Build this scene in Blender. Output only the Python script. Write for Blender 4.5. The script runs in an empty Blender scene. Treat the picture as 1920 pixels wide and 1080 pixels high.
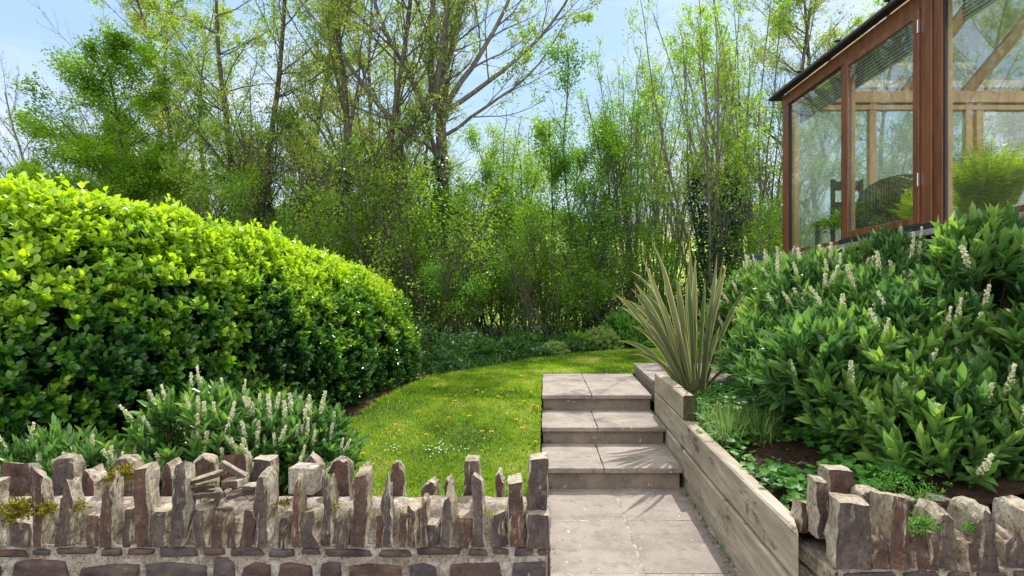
import bpy, bmesh, math, random
import numpy as np
from mathutils import Vector, Matrix, noise
R = math.radians
scene = bpy.context.scene
C = scene.collection

# ------------------------------------------------------------------ camera
F, HZ, EYE = 1050.0, 569.0, 1.58          # focal length in photo pixels, horizon row, eye height
cam = bpy.data.cameras.new('camera'); co = bpy.data.objects.new('camera', cam); C.objects.link(co)
cam.sensor_width = 36; cam.lens = 36*F/1920; cam.shift_y = (HZ-540)/1920; cam.clip_end = 3000; cam.clip_start = 0.05
co.location = (0, 0, EYE); co.rotation_euler = (R(90), 0, 0)
scene.camera = co

# ------------------------------------------------------------------ sky and sun
SUN = Vector((0.20, 0.60, 0.775)).normalized()
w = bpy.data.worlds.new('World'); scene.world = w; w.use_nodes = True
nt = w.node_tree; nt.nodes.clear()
def N(nt, t, **k):
    n = nt.nodes.new(t)
    for a, b in k.items(): setattr(n, a, b)
    return n
out = N(nt, 'ShaderNodeOutputWorld'); bg = N(nt, 'ShaderNodeBackground')
sky = N(nt, 'ShaderNodeTexSky', sky_type='NISHITA'); sky.sun_disc = False
sky.sun_elevation = math.asin(SUN.z); sky.sun_rotation = math.atan2(SUN.x, SUN.y)
sky.air_density = 1.0; sky.dust_density = 0.4; sky.ozone_density = 1.6; sky.altitude = 100
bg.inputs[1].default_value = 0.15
tc = N(nt, 'ShaderNodeTexCoord'); mp = N(nt, 'ShaderNodeMapping'); mp.inputs['Scale'].default_value = (1.6, 1.6, 4.2)
mp.inputs['Location'].default_value = (0.35, 0.2, 0.1)
nz = N(nt, 'ShaderNodeTexNoise'); nz.inputs['Scale'].default_value = 1.9; nz.inputs['Detail'].default_value = 7; nz.inputs['Roughness'].default_value = .58
cr = N(nt, 'ShaderNodeValToRGB'); cr.color_ramp.elements[0].position = .47; cr.color_ramp.elements[1].position = .72
cr.color_ramp.elements[1].color = (.85, .85, .85, 1)
mx = N(nt, 'ShaderNodeMix', data_type='RGBA')
sxyz = N(nt, 'ShaderNodeSeparateXYZ')
mr1 = N(nt, 'ShaderNodeMapRange'); mr1.inputs[1].default_value = .15; mr1.inputs[2].default_value = -.35  # thicker, brighter cloud added behind and above the camera as fill light
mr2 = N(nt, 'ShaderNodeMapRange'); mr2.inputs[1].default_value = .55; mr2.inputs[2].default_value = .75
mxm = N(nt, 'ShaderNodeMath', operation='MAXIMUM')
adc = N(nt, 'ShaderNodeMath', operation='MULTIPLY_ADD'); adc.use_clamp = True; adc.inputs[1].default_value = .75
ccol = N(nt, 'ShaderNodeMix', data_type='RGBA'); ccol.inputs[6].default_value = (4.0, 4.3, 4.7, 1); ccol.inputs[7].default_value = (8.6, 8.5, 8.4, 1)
hz = N(nt, 'ShaderNodeMapRange'); hz.inputs[1].default_value = .36; hz.inputs[2].default_value = .04; hz.inputs[4].default_value = .85
hzm = N(nt, 'ShaderNodeMix', data_type='RGBA'); hzm.inputs[7].default_value = (3.9, 4.3, 4.8, 1)
hs = N(nt, 'ShaderNodeMix', data_type='RGBA'); hs.inputs[0].default_value = .82; hs.inputs[7].default_value = (2.05, 3.0, 4.2, 1)
L = nt.links.new
L(tc.outputs['Generated'], mp.inputs[0]); L(mp.outputs[0], nz.inputs['Vector']); L(nz.outputs[0], cr.inputs[0])
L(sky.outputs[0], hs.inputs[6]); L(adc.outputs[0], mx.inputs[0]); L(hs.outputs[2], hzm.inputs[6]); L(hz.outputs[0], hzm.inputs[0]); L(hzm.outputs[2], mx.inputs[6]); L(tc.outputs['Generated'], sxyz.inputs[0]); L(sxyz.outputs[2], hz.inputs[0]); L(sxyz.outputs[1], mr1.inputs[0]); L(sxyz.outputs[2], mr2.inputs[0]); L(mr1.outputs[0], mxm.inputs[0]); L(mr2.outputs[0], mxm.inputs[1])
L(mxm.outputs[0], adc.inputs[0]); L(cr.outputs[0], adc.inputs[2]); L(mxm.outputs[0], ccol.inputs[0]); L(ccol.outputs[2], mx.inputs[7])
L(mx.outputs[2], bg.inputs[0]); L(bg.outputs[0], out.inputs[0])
sl = bpy.data.lights.new('sun', 'SUN'); sl.energy = 3.5; sl.angle = R(.5); sl.color = (1, .955, .88)
so = bpy.data.objects.new('sun', sl); C.objects.link(so); so.location = SUN*60
so.rotation_euler = (-SUN).to_track_quat('-Z', 'Y').to_euler()
vs = scene.view_settings; vs.view_transform = 'Standard'; vs.look = 'None'; vs.gamma = 1; vs.exposure = 0.74
scene.cycles.max_bounces = 10; scene.cycles.transparent_max_bounces = 16; scene.cycles.transmission_bounces = 6

# ------------------------------------------------------------------ helpers
def P(px, py, d): return Vector(((px-960)*d/F, d, EYE-(py-HZ)*d/F))
def X(px, d): return (px-960)*d/F
def tag(o, label=None, cat=None, group=None, kind=None):
    if label: o['label'] = label
    if cat: o['category'] = cat
    if group: o['group'] = group
    if kind: o['kind'] = kind
    return o
def empty(name, loc=(0, 0, 0), **k):
    o = bpy.data.objects.new(name, None); C.objects.link(o); o.location = loc; o.empty_display_size = .1
    return tag(o, **k)
def link(name, me, parent=None, mat=None, **k):
    o = bpy.data.objects.new(name, me); C.objects.link(o)
    if mat is not None and not me.materials: me.materials.append(mat)
    if parent is not None:
        o.parent = parent
        # geometry is authored in world space for parts: keep it there
        o.matrix_parent_inverse = Matrix.Translation(-parent.location)
    return tag(o, **k)
def link_local(name, me, parent, mat=None):
    o = bpy.data.objects.new(name, me); C.objects.link(o); o.parent = parent
    if mat is not None and not me.materials: me.materials.append(mat)
    return o
def amesh(name, V, Fc, mat=None, attr=None, smooth=False):
    """mesh from numpy arrays; Fc is (n,k)"""
    me = bpy.data.meshes.new(name); V = np.asarray(V, np.float32); Fc = np.asarray(Fc, np.int32)
    n, k = Fc.shape
    me.vertices.add(len(V)); me.vertices.foreach_set('co', V.ravel())
    me.loops.add(n*k); me.loops.foreach_set('vertex_index', Fc.ravel())
    me.polygons.add(n); me.polygons.foreach_set('loop_start', np.arange(0, n*k, k, dtype=np.int32))
    if smooth: me.polygons.foreach_set('use_smooth', np.ones(n, bool))
    me.update(calc_edges=True)
    if attr is not None:
        a = me.attributes.new('v', 'FLOAT', 'FACE'); a.data.foreach_set('value', np.asarray(attr, np.float32))
    if mat is not None: me.materials.append(mat)
    return me
def bmesh_done(name, bm, mat=None, smooth=False):
    me = bpy.data.meshes.new(name); bm.normal_update()
    if smooth:
        for f in bm.faces: f.smooth = True
    bm.to_mesh(me); bm.free()
    if mat is not None: me.materials.append(mat)
    return me
def bx(bm, x0, x1, y0, y1, z0, z1, bev=0):
    r = bmesh.ops.create_cube(bm, size=1)
    for v in r['verts']:
        v.co = Vector(((x0+x1)/2+v.co.x*(x1-x0), (y0+y1)/2+v.co.y*(y1-y0), (z0+z1)/2+v.co.z*(z1-z0)))
    if bev:
        es = list({e for v in r['verts'] for e in v.link_edges})
        bmesh.ops.bevel(bm, geom=es, offset=bev, segments=1, affect='EDGES')
def hexa(bm, pts, bev=0):
    """8 points: bottom four, top four (same winding)"""
    v = [bm.verts.new(p) for p in pts]
    fs = [(0, 3, 2, 1), (4, 5, 6, 7), (0, 1, 5, 4), (1, 2, 6, 5), (2, 3, 7, 6), (3, 0, 4, 7)]
    F_ = [bm.faces.new([v[i] for i in f]) for f in fs]
    bmesh.ops.recalc_face_normals(bm, faces=F_)
    if bev:
        bmesh.ops.bevel(bm, geom=list({e for f in F_ for e in f.edges}), offset=bev, segments=1, affect='EDGES')
def beam(bm, a, b, wd, h, bev=0):
    a = Vector(a); b = Vector(b); d = (b-a).normalized(); s = d.cross(Vector((0, 0, 1)))
    s = s.normalized() if s.length > 1e-3 else Vector((1, 0, 0)); u = s.cross(d)
    s *= wd/2; u *= h/2
    hexa(bm, [a-s-u, a+s-u, b+s-u, b-s-u, a-s+u, a+s+u, b+s+u, b-s+u], bev)
def unit(a): return a/np.maximum(np.linalg.norm(a, axis=-1, keepdims=True), 1e-9)

# leaf templates: x along the leaf, y across, z normal
def tmpl(kind):
    if kind == 'quad':
        return np.array([[0, 0, 0], [.45, -.5, .0], [1, 0, 0], [.45, .5, .0]], float), np.array([[0, 1, 2, 3]])
    if kind == 'fold':      # two halves folded along the rib
        return np.array([[0, 0, 0], [.45, -.5, .12], [1, 0, -.06], [.45, .5, .12], [.5, 0, 0]], float), np.array([[0, 1, 2, 4], [0, 4, 2, 3]])
    if kind == 'oval':
        V = [[0, 0, 0], [.28, -.42, .10], [.68, -.44, .06], [1, 0, -.10], [.68, .44, .06], [.28, .42, .10], [.3, 0, .0], [.68, 0, -.03]]
        return np.array(V, float), np.array([[0, 1, 6, 6], [1, 2, 7, 6], [2, 3, 7, 7], [7, 3, 4, 4], [6, 7, 4, 5], [0, 6, 5, 5]])
def leaves(Pos, D, Nm, Ln, Wd, kind='fold'):
    T, Fc = tmpl(kind)
    if kind == 'oval':     # drop degenerate quads: use triangles only
        tri = [[0, 1, 6], [1, 2, 7], [1, 7, 6], [2, 3, 7], [7, 3, 4], [6, 7, 4], [6, 4, 5], [0, 6, 5]]
        Fc = np.array(tri)
    D = unit(D); Nm = unit(Nm-(Nm*D).sum(-1, keepdims=True)*D); S = np.cross(Nm, D)
    Ln = np.asarray(Ln).reshape(-1, 1, 1)*np.ones((len(Pos), 1, 1)); Wd = np.asarray(Wd).reshape(-1, 1, 1)*np.ones((len(Pos), 1, 1))
    V = Pos[:, None]+T[None, :, 0:1]*Ln*D[:, None]+T[None, :, 1:2]*Wd*S[:, None]+T[None, :, 2:3]*Ln*Nm[:, None]*.9
    n, k = len(Pos), len(T)
    FF = (Fc[None]+(np.arange(n)*k)[:, None, None]).reshape(-1, Fc.shape[1])
    return V.reshape(-1, 3), FF, len(Fc)
def shoot_leaves(rng, B, D, n, Ls, ll, lw, a0, a1, jit=.25, kind='fold', vary=.3):
    """leaves spiralling up shoots with bases B, directions D"""
    m = len(B); D = unit(D)
    ref = unit(np.cross(D, rng.normal(size=(m, 3)))); ref2 = np.cross(D, ref)
    j = np.arange(n)[None]; t = (j+rng.uniform(0, 1, (m, n)))/n
    az = j*2.4+rng.uniform(-.4, .4, (m, n)); al = a0+(a1-a0)*t+rng.normal(0, .18, (m, n))
    pr = np.cos(az)[..., None]*ref[:, None]+np.sin(az)[..., None]*ref2[:, None]
    d = np.cos(al)[..., None]*D[:, None]+np.sin(al)[..., None]*pr
    nm = np.sin(al)[..., None]*D[:, None]-np.cos(al)[..., None]*pr
    nm = nm+rng.normal(0, jit, nm.shape)
    Ls = np.asarray(Ls).reshape(-1, 1)*np.ones((m, 1))
    pos = B[:, None]+D[:, None]*(Ls*t)[..., None]
    sc = rng.uniform(1-vary, 1+vary, (m, n))
    return leaves(pos.reshape(-1, 3), d.reshape(-1, 3), nm.reshape(-1, 3), (ll*sc).ravel(), (lw*sc).ravel(), kind)+(t.ravel(),)
def tube(pts, rad, sides):
    pts = np.asarray(pts, float); k = len(pts); rad = np.asarray(rad, float)
    d = np.gradient(pts, axis=0); d = unit(d)
    ref = np.array([0., 0, 1]) if abs(d[0, 2]) < .9 else np.array([1., 0, 0])
    s = unit(np.cross(d, ref)); u = np.cross(s, d)
    a = np.arange(sides)*2*math.pi/sides
    V = pts[:, None]+rad[:, None, None]*(np.cos(a)[None, :, None]*s[:, None]+np.sin(a)[None, :, None]*u[:, None])
    i = np.arange(k-1)[:, None]*sides; j = np.arange(sides)[None]; j2 = (j+1) % sides
    Fc = np.stack([i+j, i+j2, i+sides+j2, i+sides+j], -1).reshape(-1, 4)
    return V.reshape(-1, 3), Fc
class MB:
    def __init__(s): s.V = []; s.F = []; s.n = 0; s.A = []
    def add(s, V, Fc, a=None):
        s.V.append(V); s.F.append(Fc+s.n); s.n += len(V)
        if a is not None: s.A.append(np.asarray(a))
    def mesh(s, name, mat, smooth=False):
        return amesh(name, np.concatenate(s.V), np.concatenate(s.F), mat, np.concatenate(s.A) if s.A else None, smooth)

# ------------------------------------------------------------------ materials
def mat(name):
    m = bpy.data.materials.new(name); m.use_nodes = True; m.node_tree.nodes.clear(); return m
def ramp(nt, stops, fac):
    r = N(nt, 'ShaderNodeValToRGB'); e = r.color_ramp.elements
    while len(e) < len(stops): e.new(.5)
    for q, (p, c) in zip(e, stops): q.position = p; q.color = (*c, 1)
    nt.links.new(fac, r.inputs[0]); return r.outputs[0]
def tex(nt, scale, detail=5, rough=.55, vec=None, mapping=None, kind='noise'):
    if vec is None: vec = N(nt, 'ShaderNodeTexCoord').outputs['Object']
    if mapping:
        mp = N(nt, 'ShaderNodeMapping'); mp.inputs['Scale'].default_value = mapping; nt.links.new(vec, mp.inputs[0]); vec = mp.outputs[0]
    if kind == 'noise':
        t = N(nt, 'ShaderNodeTexNoise'); t.inputs['Detail'].default_value = detail; t.inputs['Roughness'].default_value = rough
    else:
        t = N(nt, 'ShaderNodeTexVoronoi'); t.feature = kind
    t.inputs['Scale'].default_value = scale; nt.links.new(vec, t.inputs['Vector']); return t.outputs[0]
def mixc(nt, f, a, b):
    m = N(nt, 'ShaderNodeMix', data_type='RGBA')
    for sock, v in ((m.inputs[0], f), (m.inputs[6], a), (m.inputs[7], b)):
        if isinstance(v, (int, float)): sock.default_value = v
        elif isinstance(v, tuple): sock.default_value = (*v, 1)
        else: nt.links.new(v, sock)
    return m.outputs[2]
def mth(nt, op, a, b=0.):
    m = N(nt, 'ShaderNodeMath', operation=op)
    for s, v in zip(m.inputs, (a, b)):
        if isinstance(v, (int, float)): s.default_value = v
        else: nt.links.new(v, s)
    return m.outputs[0]
def finish(m, col, rough=.8, spec=.3, bump=None, bstr=.4, bdist=.01, metal=0, trans=None):
    nt = m.node_tree; b = N(nt, 'ShaderNodeBsdfPrincipled'); o = N(nt, 'ShaderNodeOutputMaterial')
    if isinstance(col, tuple): b.inputs['Base Color'].default_value = (*col, 1)
    else: nt.links.new(col, b.inputs['Base Color'])
    if isinstance(rough, (int, float)): b.inputs['Roughness'].default_value = rough
    else: nt.links.new(rough, b.inputs['Roughness'])
    b.inputs['Specular IOR Level'].default_value = spec; b.inputs['Metallic'].default_value = metal
    if bump is not None:
        bp = N(nt, 'ShaderNodeBump'); bp.inputs['Strength'].default_value = bstr; bp.inputs['Distance'].default_value = bdist
        nt.links.new(bump, bp.inputs['Height']); nt.links.new(bp.outputs[0], b.inputs['Normal'])
    sh = b.outputs[0]
    if trans:
        t = N(nt, 'ShaderNodeBsdfTranslucent'); mx = N(nt, 'ShaderNodeMixShader'); mx.inputs[0].default_value = trans[0]
        g = mixc(nt, 1.0, col, col) if isinstance(col, tuple) else col
        hv = N(nt, 'ShaderNodeHueSaturation'); hv.inputs['Hue'].default_value = .485; hv.inputs['Saturation'].default_value = 1.12; hv.inputs['Value'].default_value = trans[1]
        nt.links.new(g, hv.inputs['Color']); nt.links.new(hv.outputs[0], t.inputs[0])
        nt.links.new(sh, mx.inputs[1]); nt.links.new(t.outputs[0], mx.inputs[2]); sh = mx.outputs[0]
    nt.links.new(sh, o.inputs[0]); return m
def leafmat(name, stops, rough=.4, spec=.4, tr=.35, tv=1.8):
    m = mat(name); nt = m.node_tree
    a = N(nt, 'ShaderNodeAttribute', attribute_name='v').outputs['Fac']
    return finish(m, ramp(nt, stops, a), rough, spec, trans=(tr, tv))
M = {}
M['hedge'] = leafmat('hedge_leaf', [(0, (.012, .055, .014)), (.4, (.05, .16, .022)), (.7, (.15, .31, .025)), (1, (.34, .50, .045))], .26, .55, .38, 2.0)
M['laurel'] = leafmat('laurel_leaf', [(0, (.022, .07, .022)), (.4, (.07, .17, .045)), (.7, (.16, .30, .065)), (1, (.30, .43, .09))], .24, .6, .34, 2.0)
M['tree_leaf'] = leafmat('spring_leaf', [(0, (.07, .14, .02)), (.5, (.15, .28, .035)), (.85, (.27, .42, .06)), (1, (.33, .30, .10))], .5, .25, .5, 2.0)
M['green_leaf'] = leafmat('fresh_green_leaf', [(0, (.035, .10, .010)), (.5, (.095, .21, .015)), (1, (.20, .35, .03))], .45, .3, .45, 2.0)
M['olive_leaf'] = leafmat('olive_leaf', [(0, (.07, .12, .022)), (.5, (.16, .25, .045)), (1, (.30, .31, .09))], .5, .25, .5, 2.0)
M['dark_leaf'] = leafmat('dark_leaf', [(0, (.008, .035, .010)), (.6, (.018, .07, .015)), (1, (.05, .14, .025))], .35, .4, .2, 1.6)
M['shrub_leaf'] = leafmat('shrub_leaf', [(0, (.035, .095, .014)), (.5, (.09, .22, .028)), (1, (.21, .38, .05))], .45, .3, .45, 2.0)
M['grass'] = leafmat('grass_blade', [(0, (.05, .12, .015)), (.42, (.135, .28, .018)), (.78, (.27, .42, .03)), (1, (.46, .42, .18))], .6, .15, .4, 1.7)
M['cover'] = leafmat('ground_cover_leaf', [(0, (.025, .10, .02)), (.5, (.06, .2, .035)), (1, (.16, .34, .05))], .5, .25, .35, 1.8)
M['pale_leaf'] = leafmat('pale_leaf', [(0, (.06, .14, .035)), (.6, (.16, .28, .07)), (1, (.32, .42, .14))], .5, .25, .35, 1.6)
M['under'] = leafmat('undergrowth_leaf', [(0, (.012, .045, .010)), (.6, (.03, .10, .016)), (1, (.08, .19, .03))], .5, .25, .3, 1.7)
M['palm_leaf'] = leafmat('palm_leaf', [(0, (.18, .34, .02)), (.6, (.36, .55, .04)), (1, (.6, .7, .12))], .45, .3, .4, 1.7)

def bark(name, c0, c1, green=.4):
    m = mat(name); nt = m.node_tree
    n = tex(nt, 6, 6, .6, mapping=(3, 3, .7)); c = ramp(nt, [(.3, c0), (.7, c1)], n)
    g = ramp(nt, [(.45, (0, 0, 0)), (.7, (green,)*3)], tex(nt, 2.2, 3))
    return finish(m, mixc(nt, g, c, (.06, .09, .025)), .9, .15, n, .6, .02)
M['bark'] = bark('tree_bark', (.035, .03, .022), (.13, .115, .09))
M['bark_grey'] = bark('grey_bark', (.07, .062, .05), (.20, .185, .16), .2)
M['bark_lilac'] = bark('pale_bark', (.09, .08, .075), (.20, .18, .17), .1)
M['twig'] = bark('laurel_twig', (.05, .04, .02), (.13, .10, .05), .3)
m = mat('hedge_shade_core'); finish(m, ramp(m.node_tree, [(.35, (.004, .010, .003)), (.7, (.012, .03, .008))], tex(m.node_tree, 9, 6)), 1, 0); M['core'] = m  # near-black colour painted as the deep shade between the hedge leaves

# slate stone: dark purple-brown cleft front, paler weathered sides and top, lichen
m = mat('slate_stone'); nt = m.node_tree
oi = N(nt, 'ShaderNodeObjectInfo').outputs['Random']
ge = N(nt, 'ShaderNodeNewGeometry'); sx = N(nt, 'ShaderNodeSeparateXYZ'); L = nt.links.new; L(ge.outputs['Normal'], sx.inputs[0])
wc = ge.outputs['Position']
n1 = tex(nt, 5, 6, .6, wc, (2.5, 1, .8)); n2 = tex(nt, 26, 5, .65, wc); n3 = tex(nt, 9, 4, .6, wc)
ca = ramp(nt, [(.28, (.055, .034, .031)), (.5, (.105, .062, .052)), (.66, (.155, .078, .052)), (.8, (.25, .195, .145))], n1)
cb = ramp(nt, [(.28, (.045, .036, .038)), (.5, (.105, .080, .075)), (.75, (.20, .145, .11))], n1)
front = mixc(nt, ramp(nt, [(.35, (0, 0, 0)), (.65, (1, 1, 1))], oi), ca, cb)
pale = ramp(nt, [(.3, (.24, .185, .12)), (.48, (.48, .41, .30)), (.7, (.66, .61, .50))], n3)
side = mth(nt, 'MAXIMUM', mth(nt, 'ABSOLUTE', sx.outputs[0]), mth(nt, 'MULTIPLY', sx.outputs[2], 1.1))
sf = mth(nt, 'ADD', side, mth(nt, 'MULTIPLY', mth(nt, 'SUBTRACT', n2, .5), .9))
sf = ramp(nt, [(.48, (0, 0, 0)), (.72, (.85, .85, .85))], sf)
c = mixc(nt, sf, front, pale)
spots = ramp(nt, [(.62, (0, 0, 0)), (.72, (.55, .55, .55))], tex(nt, 30, 7, .8, wc, (1, 1, .6)))
c = mixc(nt, spots, c, (.5, .48, .42))
rust = ramp(nt, [(.58, (0, 0, 0)), (.7, (.7, .7, .7))], tex(nt, 6.5, 4, .6, wc, (1, 1, 1)))
c = mixc(nt, mth(nt, 'MULTIPLY', rust, .3), c, (.22, .15, .06))
gr = ramp(nt, [(.36, (.85,)*3), (.5, (0,)*3)], tex(nt, 60, 7, .8, wc, (1, 1, .7)))
c = mixc(nt, gr, c, (.035, .028, .025))
c = mixc(nt, ramp(nt, [(.56, (0,)*3), (.66, (.6,)*3)], tex(nt, 20, 8, .85, wc, (1, 1, .8))), c, (.33, .30, .26))
finish(m, c, .82, .25, mth(nt, 'ADD', mth(nt, 'ADD', n2, tex(nt, 75, 5, .7, wc, (1, 1, .3))), mth(nt, 'MULTIPLY', n1, 1.5)), 1, .014); M['slate'] = m
m = mat('rubble_stone'); nt = m.node_tree; wc = N(nt, 'ShaderNodeNewGeometry').outputs['Position']
v = N(nt, 'ShaderNodeAttribute', attribute_name='v').outputs['Fac']; n1 = tex(nt, 9, 6, .62, wc, (1, 1, 2)); n2 = tex(nt, 45, 5, .7, wc)
ca = ramp(nt, [(.28, (.035, .024, .024)), (.5, (.095, .052, .042)), (.72, (.17, .10, .072)), (.9, (.24, .19, .15))], n1)
cb = ramp(nt, [(.28, (.026, .026, .032)), (.5, (.075, .064, .066)), (.75, (.15, .125, .11))], n1)
c = mixc(nt, v, ca, cb); c = mixc(nt, ramp(nt, [(.64, (0, 0, 0)), (.73, (.7, .7, .7))], n2), c, (.4, .37, .32))
finish(m, c, .8, .3, mth(nt, 'ADD', n1, n2), .8, .012); M['rubble'] = m
m = mat('lime_mortar'); nt = m.node_tree; wc = N(nt, 'ShaderNodeNewGeometry').outputs['Position']
n1 = tex(nt, 7, 6, .6, wc); n2 = tex(nt, 90, 4, .7, wc)
c = ramp(nt, [(.3, (.20, .16, .12)), (.5, (.33, .275, .225)), (.75, (.45, .40, .34))], n1)
c = mixc(nt, ramp(nt, [(.38, (.8, .8, .8)), (.52, (0, 0, 0))], n2), c, (.10, .08, .065))
c = mixc(nt, ramp(nt, [(.5, (0,)*3), (.62, (.8,)*3)], tex(nt, 17, 7, .75, wc)), c, (.50, .47, .43))
finish(m, c, .95, .1, mth(nt, 'ADD', n1, n2), .8, .01); M['mortar'] = m
m = mat('pale_concrete'); nt = m.node_tree
finish(m, ramp(nt, [(.3, (.22, .20, .16)), (.45, (.38, .355, .30)), (.7, (.48, .45, .39))], tex(nt, 16, 8, .7)), .9, .15, tex(nt, 60, 4), .4, .005); M['concrete'] = m
def slabmat(name, a, b, c3):
    m = mat(name); nt = m.node_tree; wc = N(nt, 'ShaderNodeNewGeometry').outputs['Position']; oi = N(nt, 'ShaderNodeObjectInfo').outputs['Random']
    n1 = tex(nt, 2.6, 6, .6, wc); n2 = tex(nt, 130, 3, .7, wc); n3 = tex(nt, 9, 6, .65, wc)
    c = ramp(nt, [(.3, a), (.5, b), (.72, c3)], n1)
    c = mixc(nt, mth(nt, 'MULTIPLY', oi, .55), c, (.215, .19, .165))
    c = mixc(nt, ramp(nt, [(.36, (.55,)*3), (.5, (0,)*3)], tex(nt, 1.3, 8, .75, wc)), c, (.17, .15, .125))
    c = mixc(nt, ramp(nt, [(.30, (.75,)*3), (.47, (0, 0, 0)), (.57, (0, 0, 0)), (.72, (.5,)*3)], n3), c, (.13, .12, .10))
    c = mixc(nt, ramp(nt, [(.34, (.55,)*3), (.46, (0, 0, 0))], n2), c, (.12, .10, .09))
    c = mixc(nt, ramp(nt, [(.70, (0, 0, 0)), (.73, (.8,)*3)], tex(nt, 22, 2, .5, wc)), c, (.52, .48, .42))
    return finish(m, c, .85, .25, mth(nt, 'ADD', mth(nt, 'MULTIPLY', n3, 1.6), n2), .6, .008)
M['slab'] = slabmat('sandstone_slab', (.215, .170, .142), (.30, .255, .225), (.39, .33, .285))
M['riser'] = slabmat('sandstone_riser', (.17, .125, .095), (.27, .205, .16), (.38, .29, .22))
# sleepers: grain along y
m = mat('weathered_timber'); nt = m.node_tree; wc = N(nt, 'ShaderNodeNewGeometry').outputs['Position']
g = tex(nt, 30, 7, .68, wc, (1, .06, 1)); b2 = tex(nt, 3, 5, .6, wc, (1, .5, 1.6)); k = tex(nt, 3.2, 5, .72, wc, (1, .8, 1.8)); fine = tex(nt, 120, 4, .6, wc, (1, .04, 1))
c = ramp(nt, [(.28, (.24, .195, .15)), (.5, (.42, .365, .29)), (.75, (.57, .505, .42))], g)
c = mixc(nt, ramp(nt, [(.4, (.55,)*3), (.6, (0, 0, 0))], b2), c, (.24, .20, .15))
c = mixc(nt, ramp(nt, [(.585, (0, 0, 0)), (.66, (.8,)*3)], k), c, (.085, .068, .048))
finish(m, c, .88, .15, mth(nt, 'ADD', g, fine), .8, .008); M['sleeper'] = m
m = mat('sleeper_end'); nt = m.node_tree
finish(m, ramp(nt, [(.3, (.045, .04, .02)), (.7, (.11, .10, .055))], tex(nt, 20, 6)), .95, .1, tex(nt, 50, 4), .7, .01); M['sleeper_end'] = m
def wood(name, a, b, rough=.4, spec=.45):
    m = mat(name); nt = m.node_tree; wc = N(nt, 'ShaderNodeNewGeometry').outputs['Position']
    g = tex(nt, 14, 6, .6, wc, (1.2, 1.2, .15)); return finish(m, ramp(nt, [(.3, a), (.7, b)], g), rough, spec, g, .25, .004)
M['mahogany'] = wood('red_brown_timber', (.085, .028, .013), (.21, .075, .033), .40)
M['pine'] = wood('golden_pine', (.46, .28, .12), (.66, .45, .24), .5)
M['rub'] = finish(mat('black_rubber'), (.018, .02, .024), .5, .4)
M['steel'] = finish(mat('brushed_steel'), (.55, .55, .55), .3, .5, metal=1)
m = mat('grey_sill_stone'); nt = m.node_tree; n = tex(nt, 30, 6, .7)
finish(m, ramp(nt, [(.3, (.13, .135, .14)), (.7, (.30, .30, .30))], n), .8, .3, n, .5, .006); M['sill'] = m
def glass(name, dirt, tint, refl):
    m = mat(name); nt = m.node_tree; o = N(nt, 'ShaderNodeOutputMaterial'); L = nt.links.new
    t = N(nt, 'ShaderNodeBsdfTransparent'); t.inputs[0].default_value = (*tint, 1); g = N(nt, 'ShaderNodeBsdfGlossy'); g.inputs['Roughness'].default_value = .02
    fr = N(nt, 'ShaderNodeFresnel'); fr.inputs[0].default_value = 1.5
    f = mth(nt, 'ADD', mth(nt, 'MULTIPLY', fr.outputs[0], refl), .03)
    mx = N(nt, 'ShaderNodeMixShader'); L(f, mx.inputs[0]); L(t.outputs[0], mx.inputs[1]); L(g.outputs[0], mx.inputs[2])
    d = N(nt, 'ShaderNodeBsdfTranslucent'); d.inputs[0].default_value = (.75, .8, .78, 1)
    d2 = N(nt, 'ShaderNodeBsdfDiffuse'); d2.inputs[0].default_value = (.7, .76, .74, 1)
    dm = N(nt, 'ShaderNodeMixShader'); L(d.outputs[0], dm.inputs[1]); L(d2.outputs[0], dm.inputs[2])
    wc = N(nt, 'ShaderNodeNewGeometry').outputs['Position']
    sp = ramp(nt, [(.60, (0,)*3), (.68, (.5,)*3)], tex(nt, 55, 3, .7, wc)); bl = ramp(nt, [(.3, (.2,)*3), (.8, (1,)*3)], tex(nt, 2.2, 5, .7, wc, (1, 1, .6)))
    fac = mth(nt, 'MULTIPLY', mth(nt, 'ADD', sp, bl), dirt)
    m2 = N(nt, 'ShaderNodeMixShader'); L(fac, m2.inputs[0]); L(mx.outputs[0], m2.inputs[1]); L(dm.outputs[0], m2.inputs[2]); L(m2.outputs[0], o.inputs[0])
    return m
M['glass'] = glass('window_glass', .022, (.97, .99, .985), .38)
M['glass_fog'] = glass('misted_glass', .20, (.86, .95, .93), .5)
M['glass_roof'] = glass('wet_roof_glass', .07, (.92, .97, .96), .6)
m = mat('soil'); nt = m.node_tree; n = tex(nt, 18, 8, .7)
finish(m, ramp(nt, [(.3, (.02, .012, .008)), (.6, (.055, .035, .022)), (.8, (.11, .08, .05))], n), .95, .1, n, 1, .03); M['soil'] = m
m = mat('bark_chip'); nt = m.node_tree; v = N(nt, 'ShaderNodeAttribute', attribute_name='v').outputs['Fac']
finish(m, ramp(nt, [(0, (.03, .015, .01)), (.6, (.09, .05, .035)), (1, (.25, .19, .13))], v), .9, .15); M['chip'] = m
m = mat('lawn_turf'); nt = m.node_tree; wc = N(nt, 'ShaderNodeNewGeometry').outputs['Position']
n = tex(nt, 1.6, 6, .65, wc); n2 = tex(nt, 40, 5, .7, wc)
c = ramp(nt, [(.3, (.07, .12, .02)), (.5, (.10, .17, .02)), (.7, (.15, .19, .04))], n); c = mixc(nt, ramp(nt, [(.4, (.6,)*3), (.55, (0,)*3)], n2), c, (.05, .06, .02))
finish(m, c, .95, .1, n2, .8, .02); M['turf'] = m
m = mat('meadow'); nt = m.node_tree; wc = N(nt, 'ShaderNodeNewGeometry').outputs['Position']
n = tex(nt, .12, 7, .7, wc); n2 = tex(nt, 3, 6, .7, wc)
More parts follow.
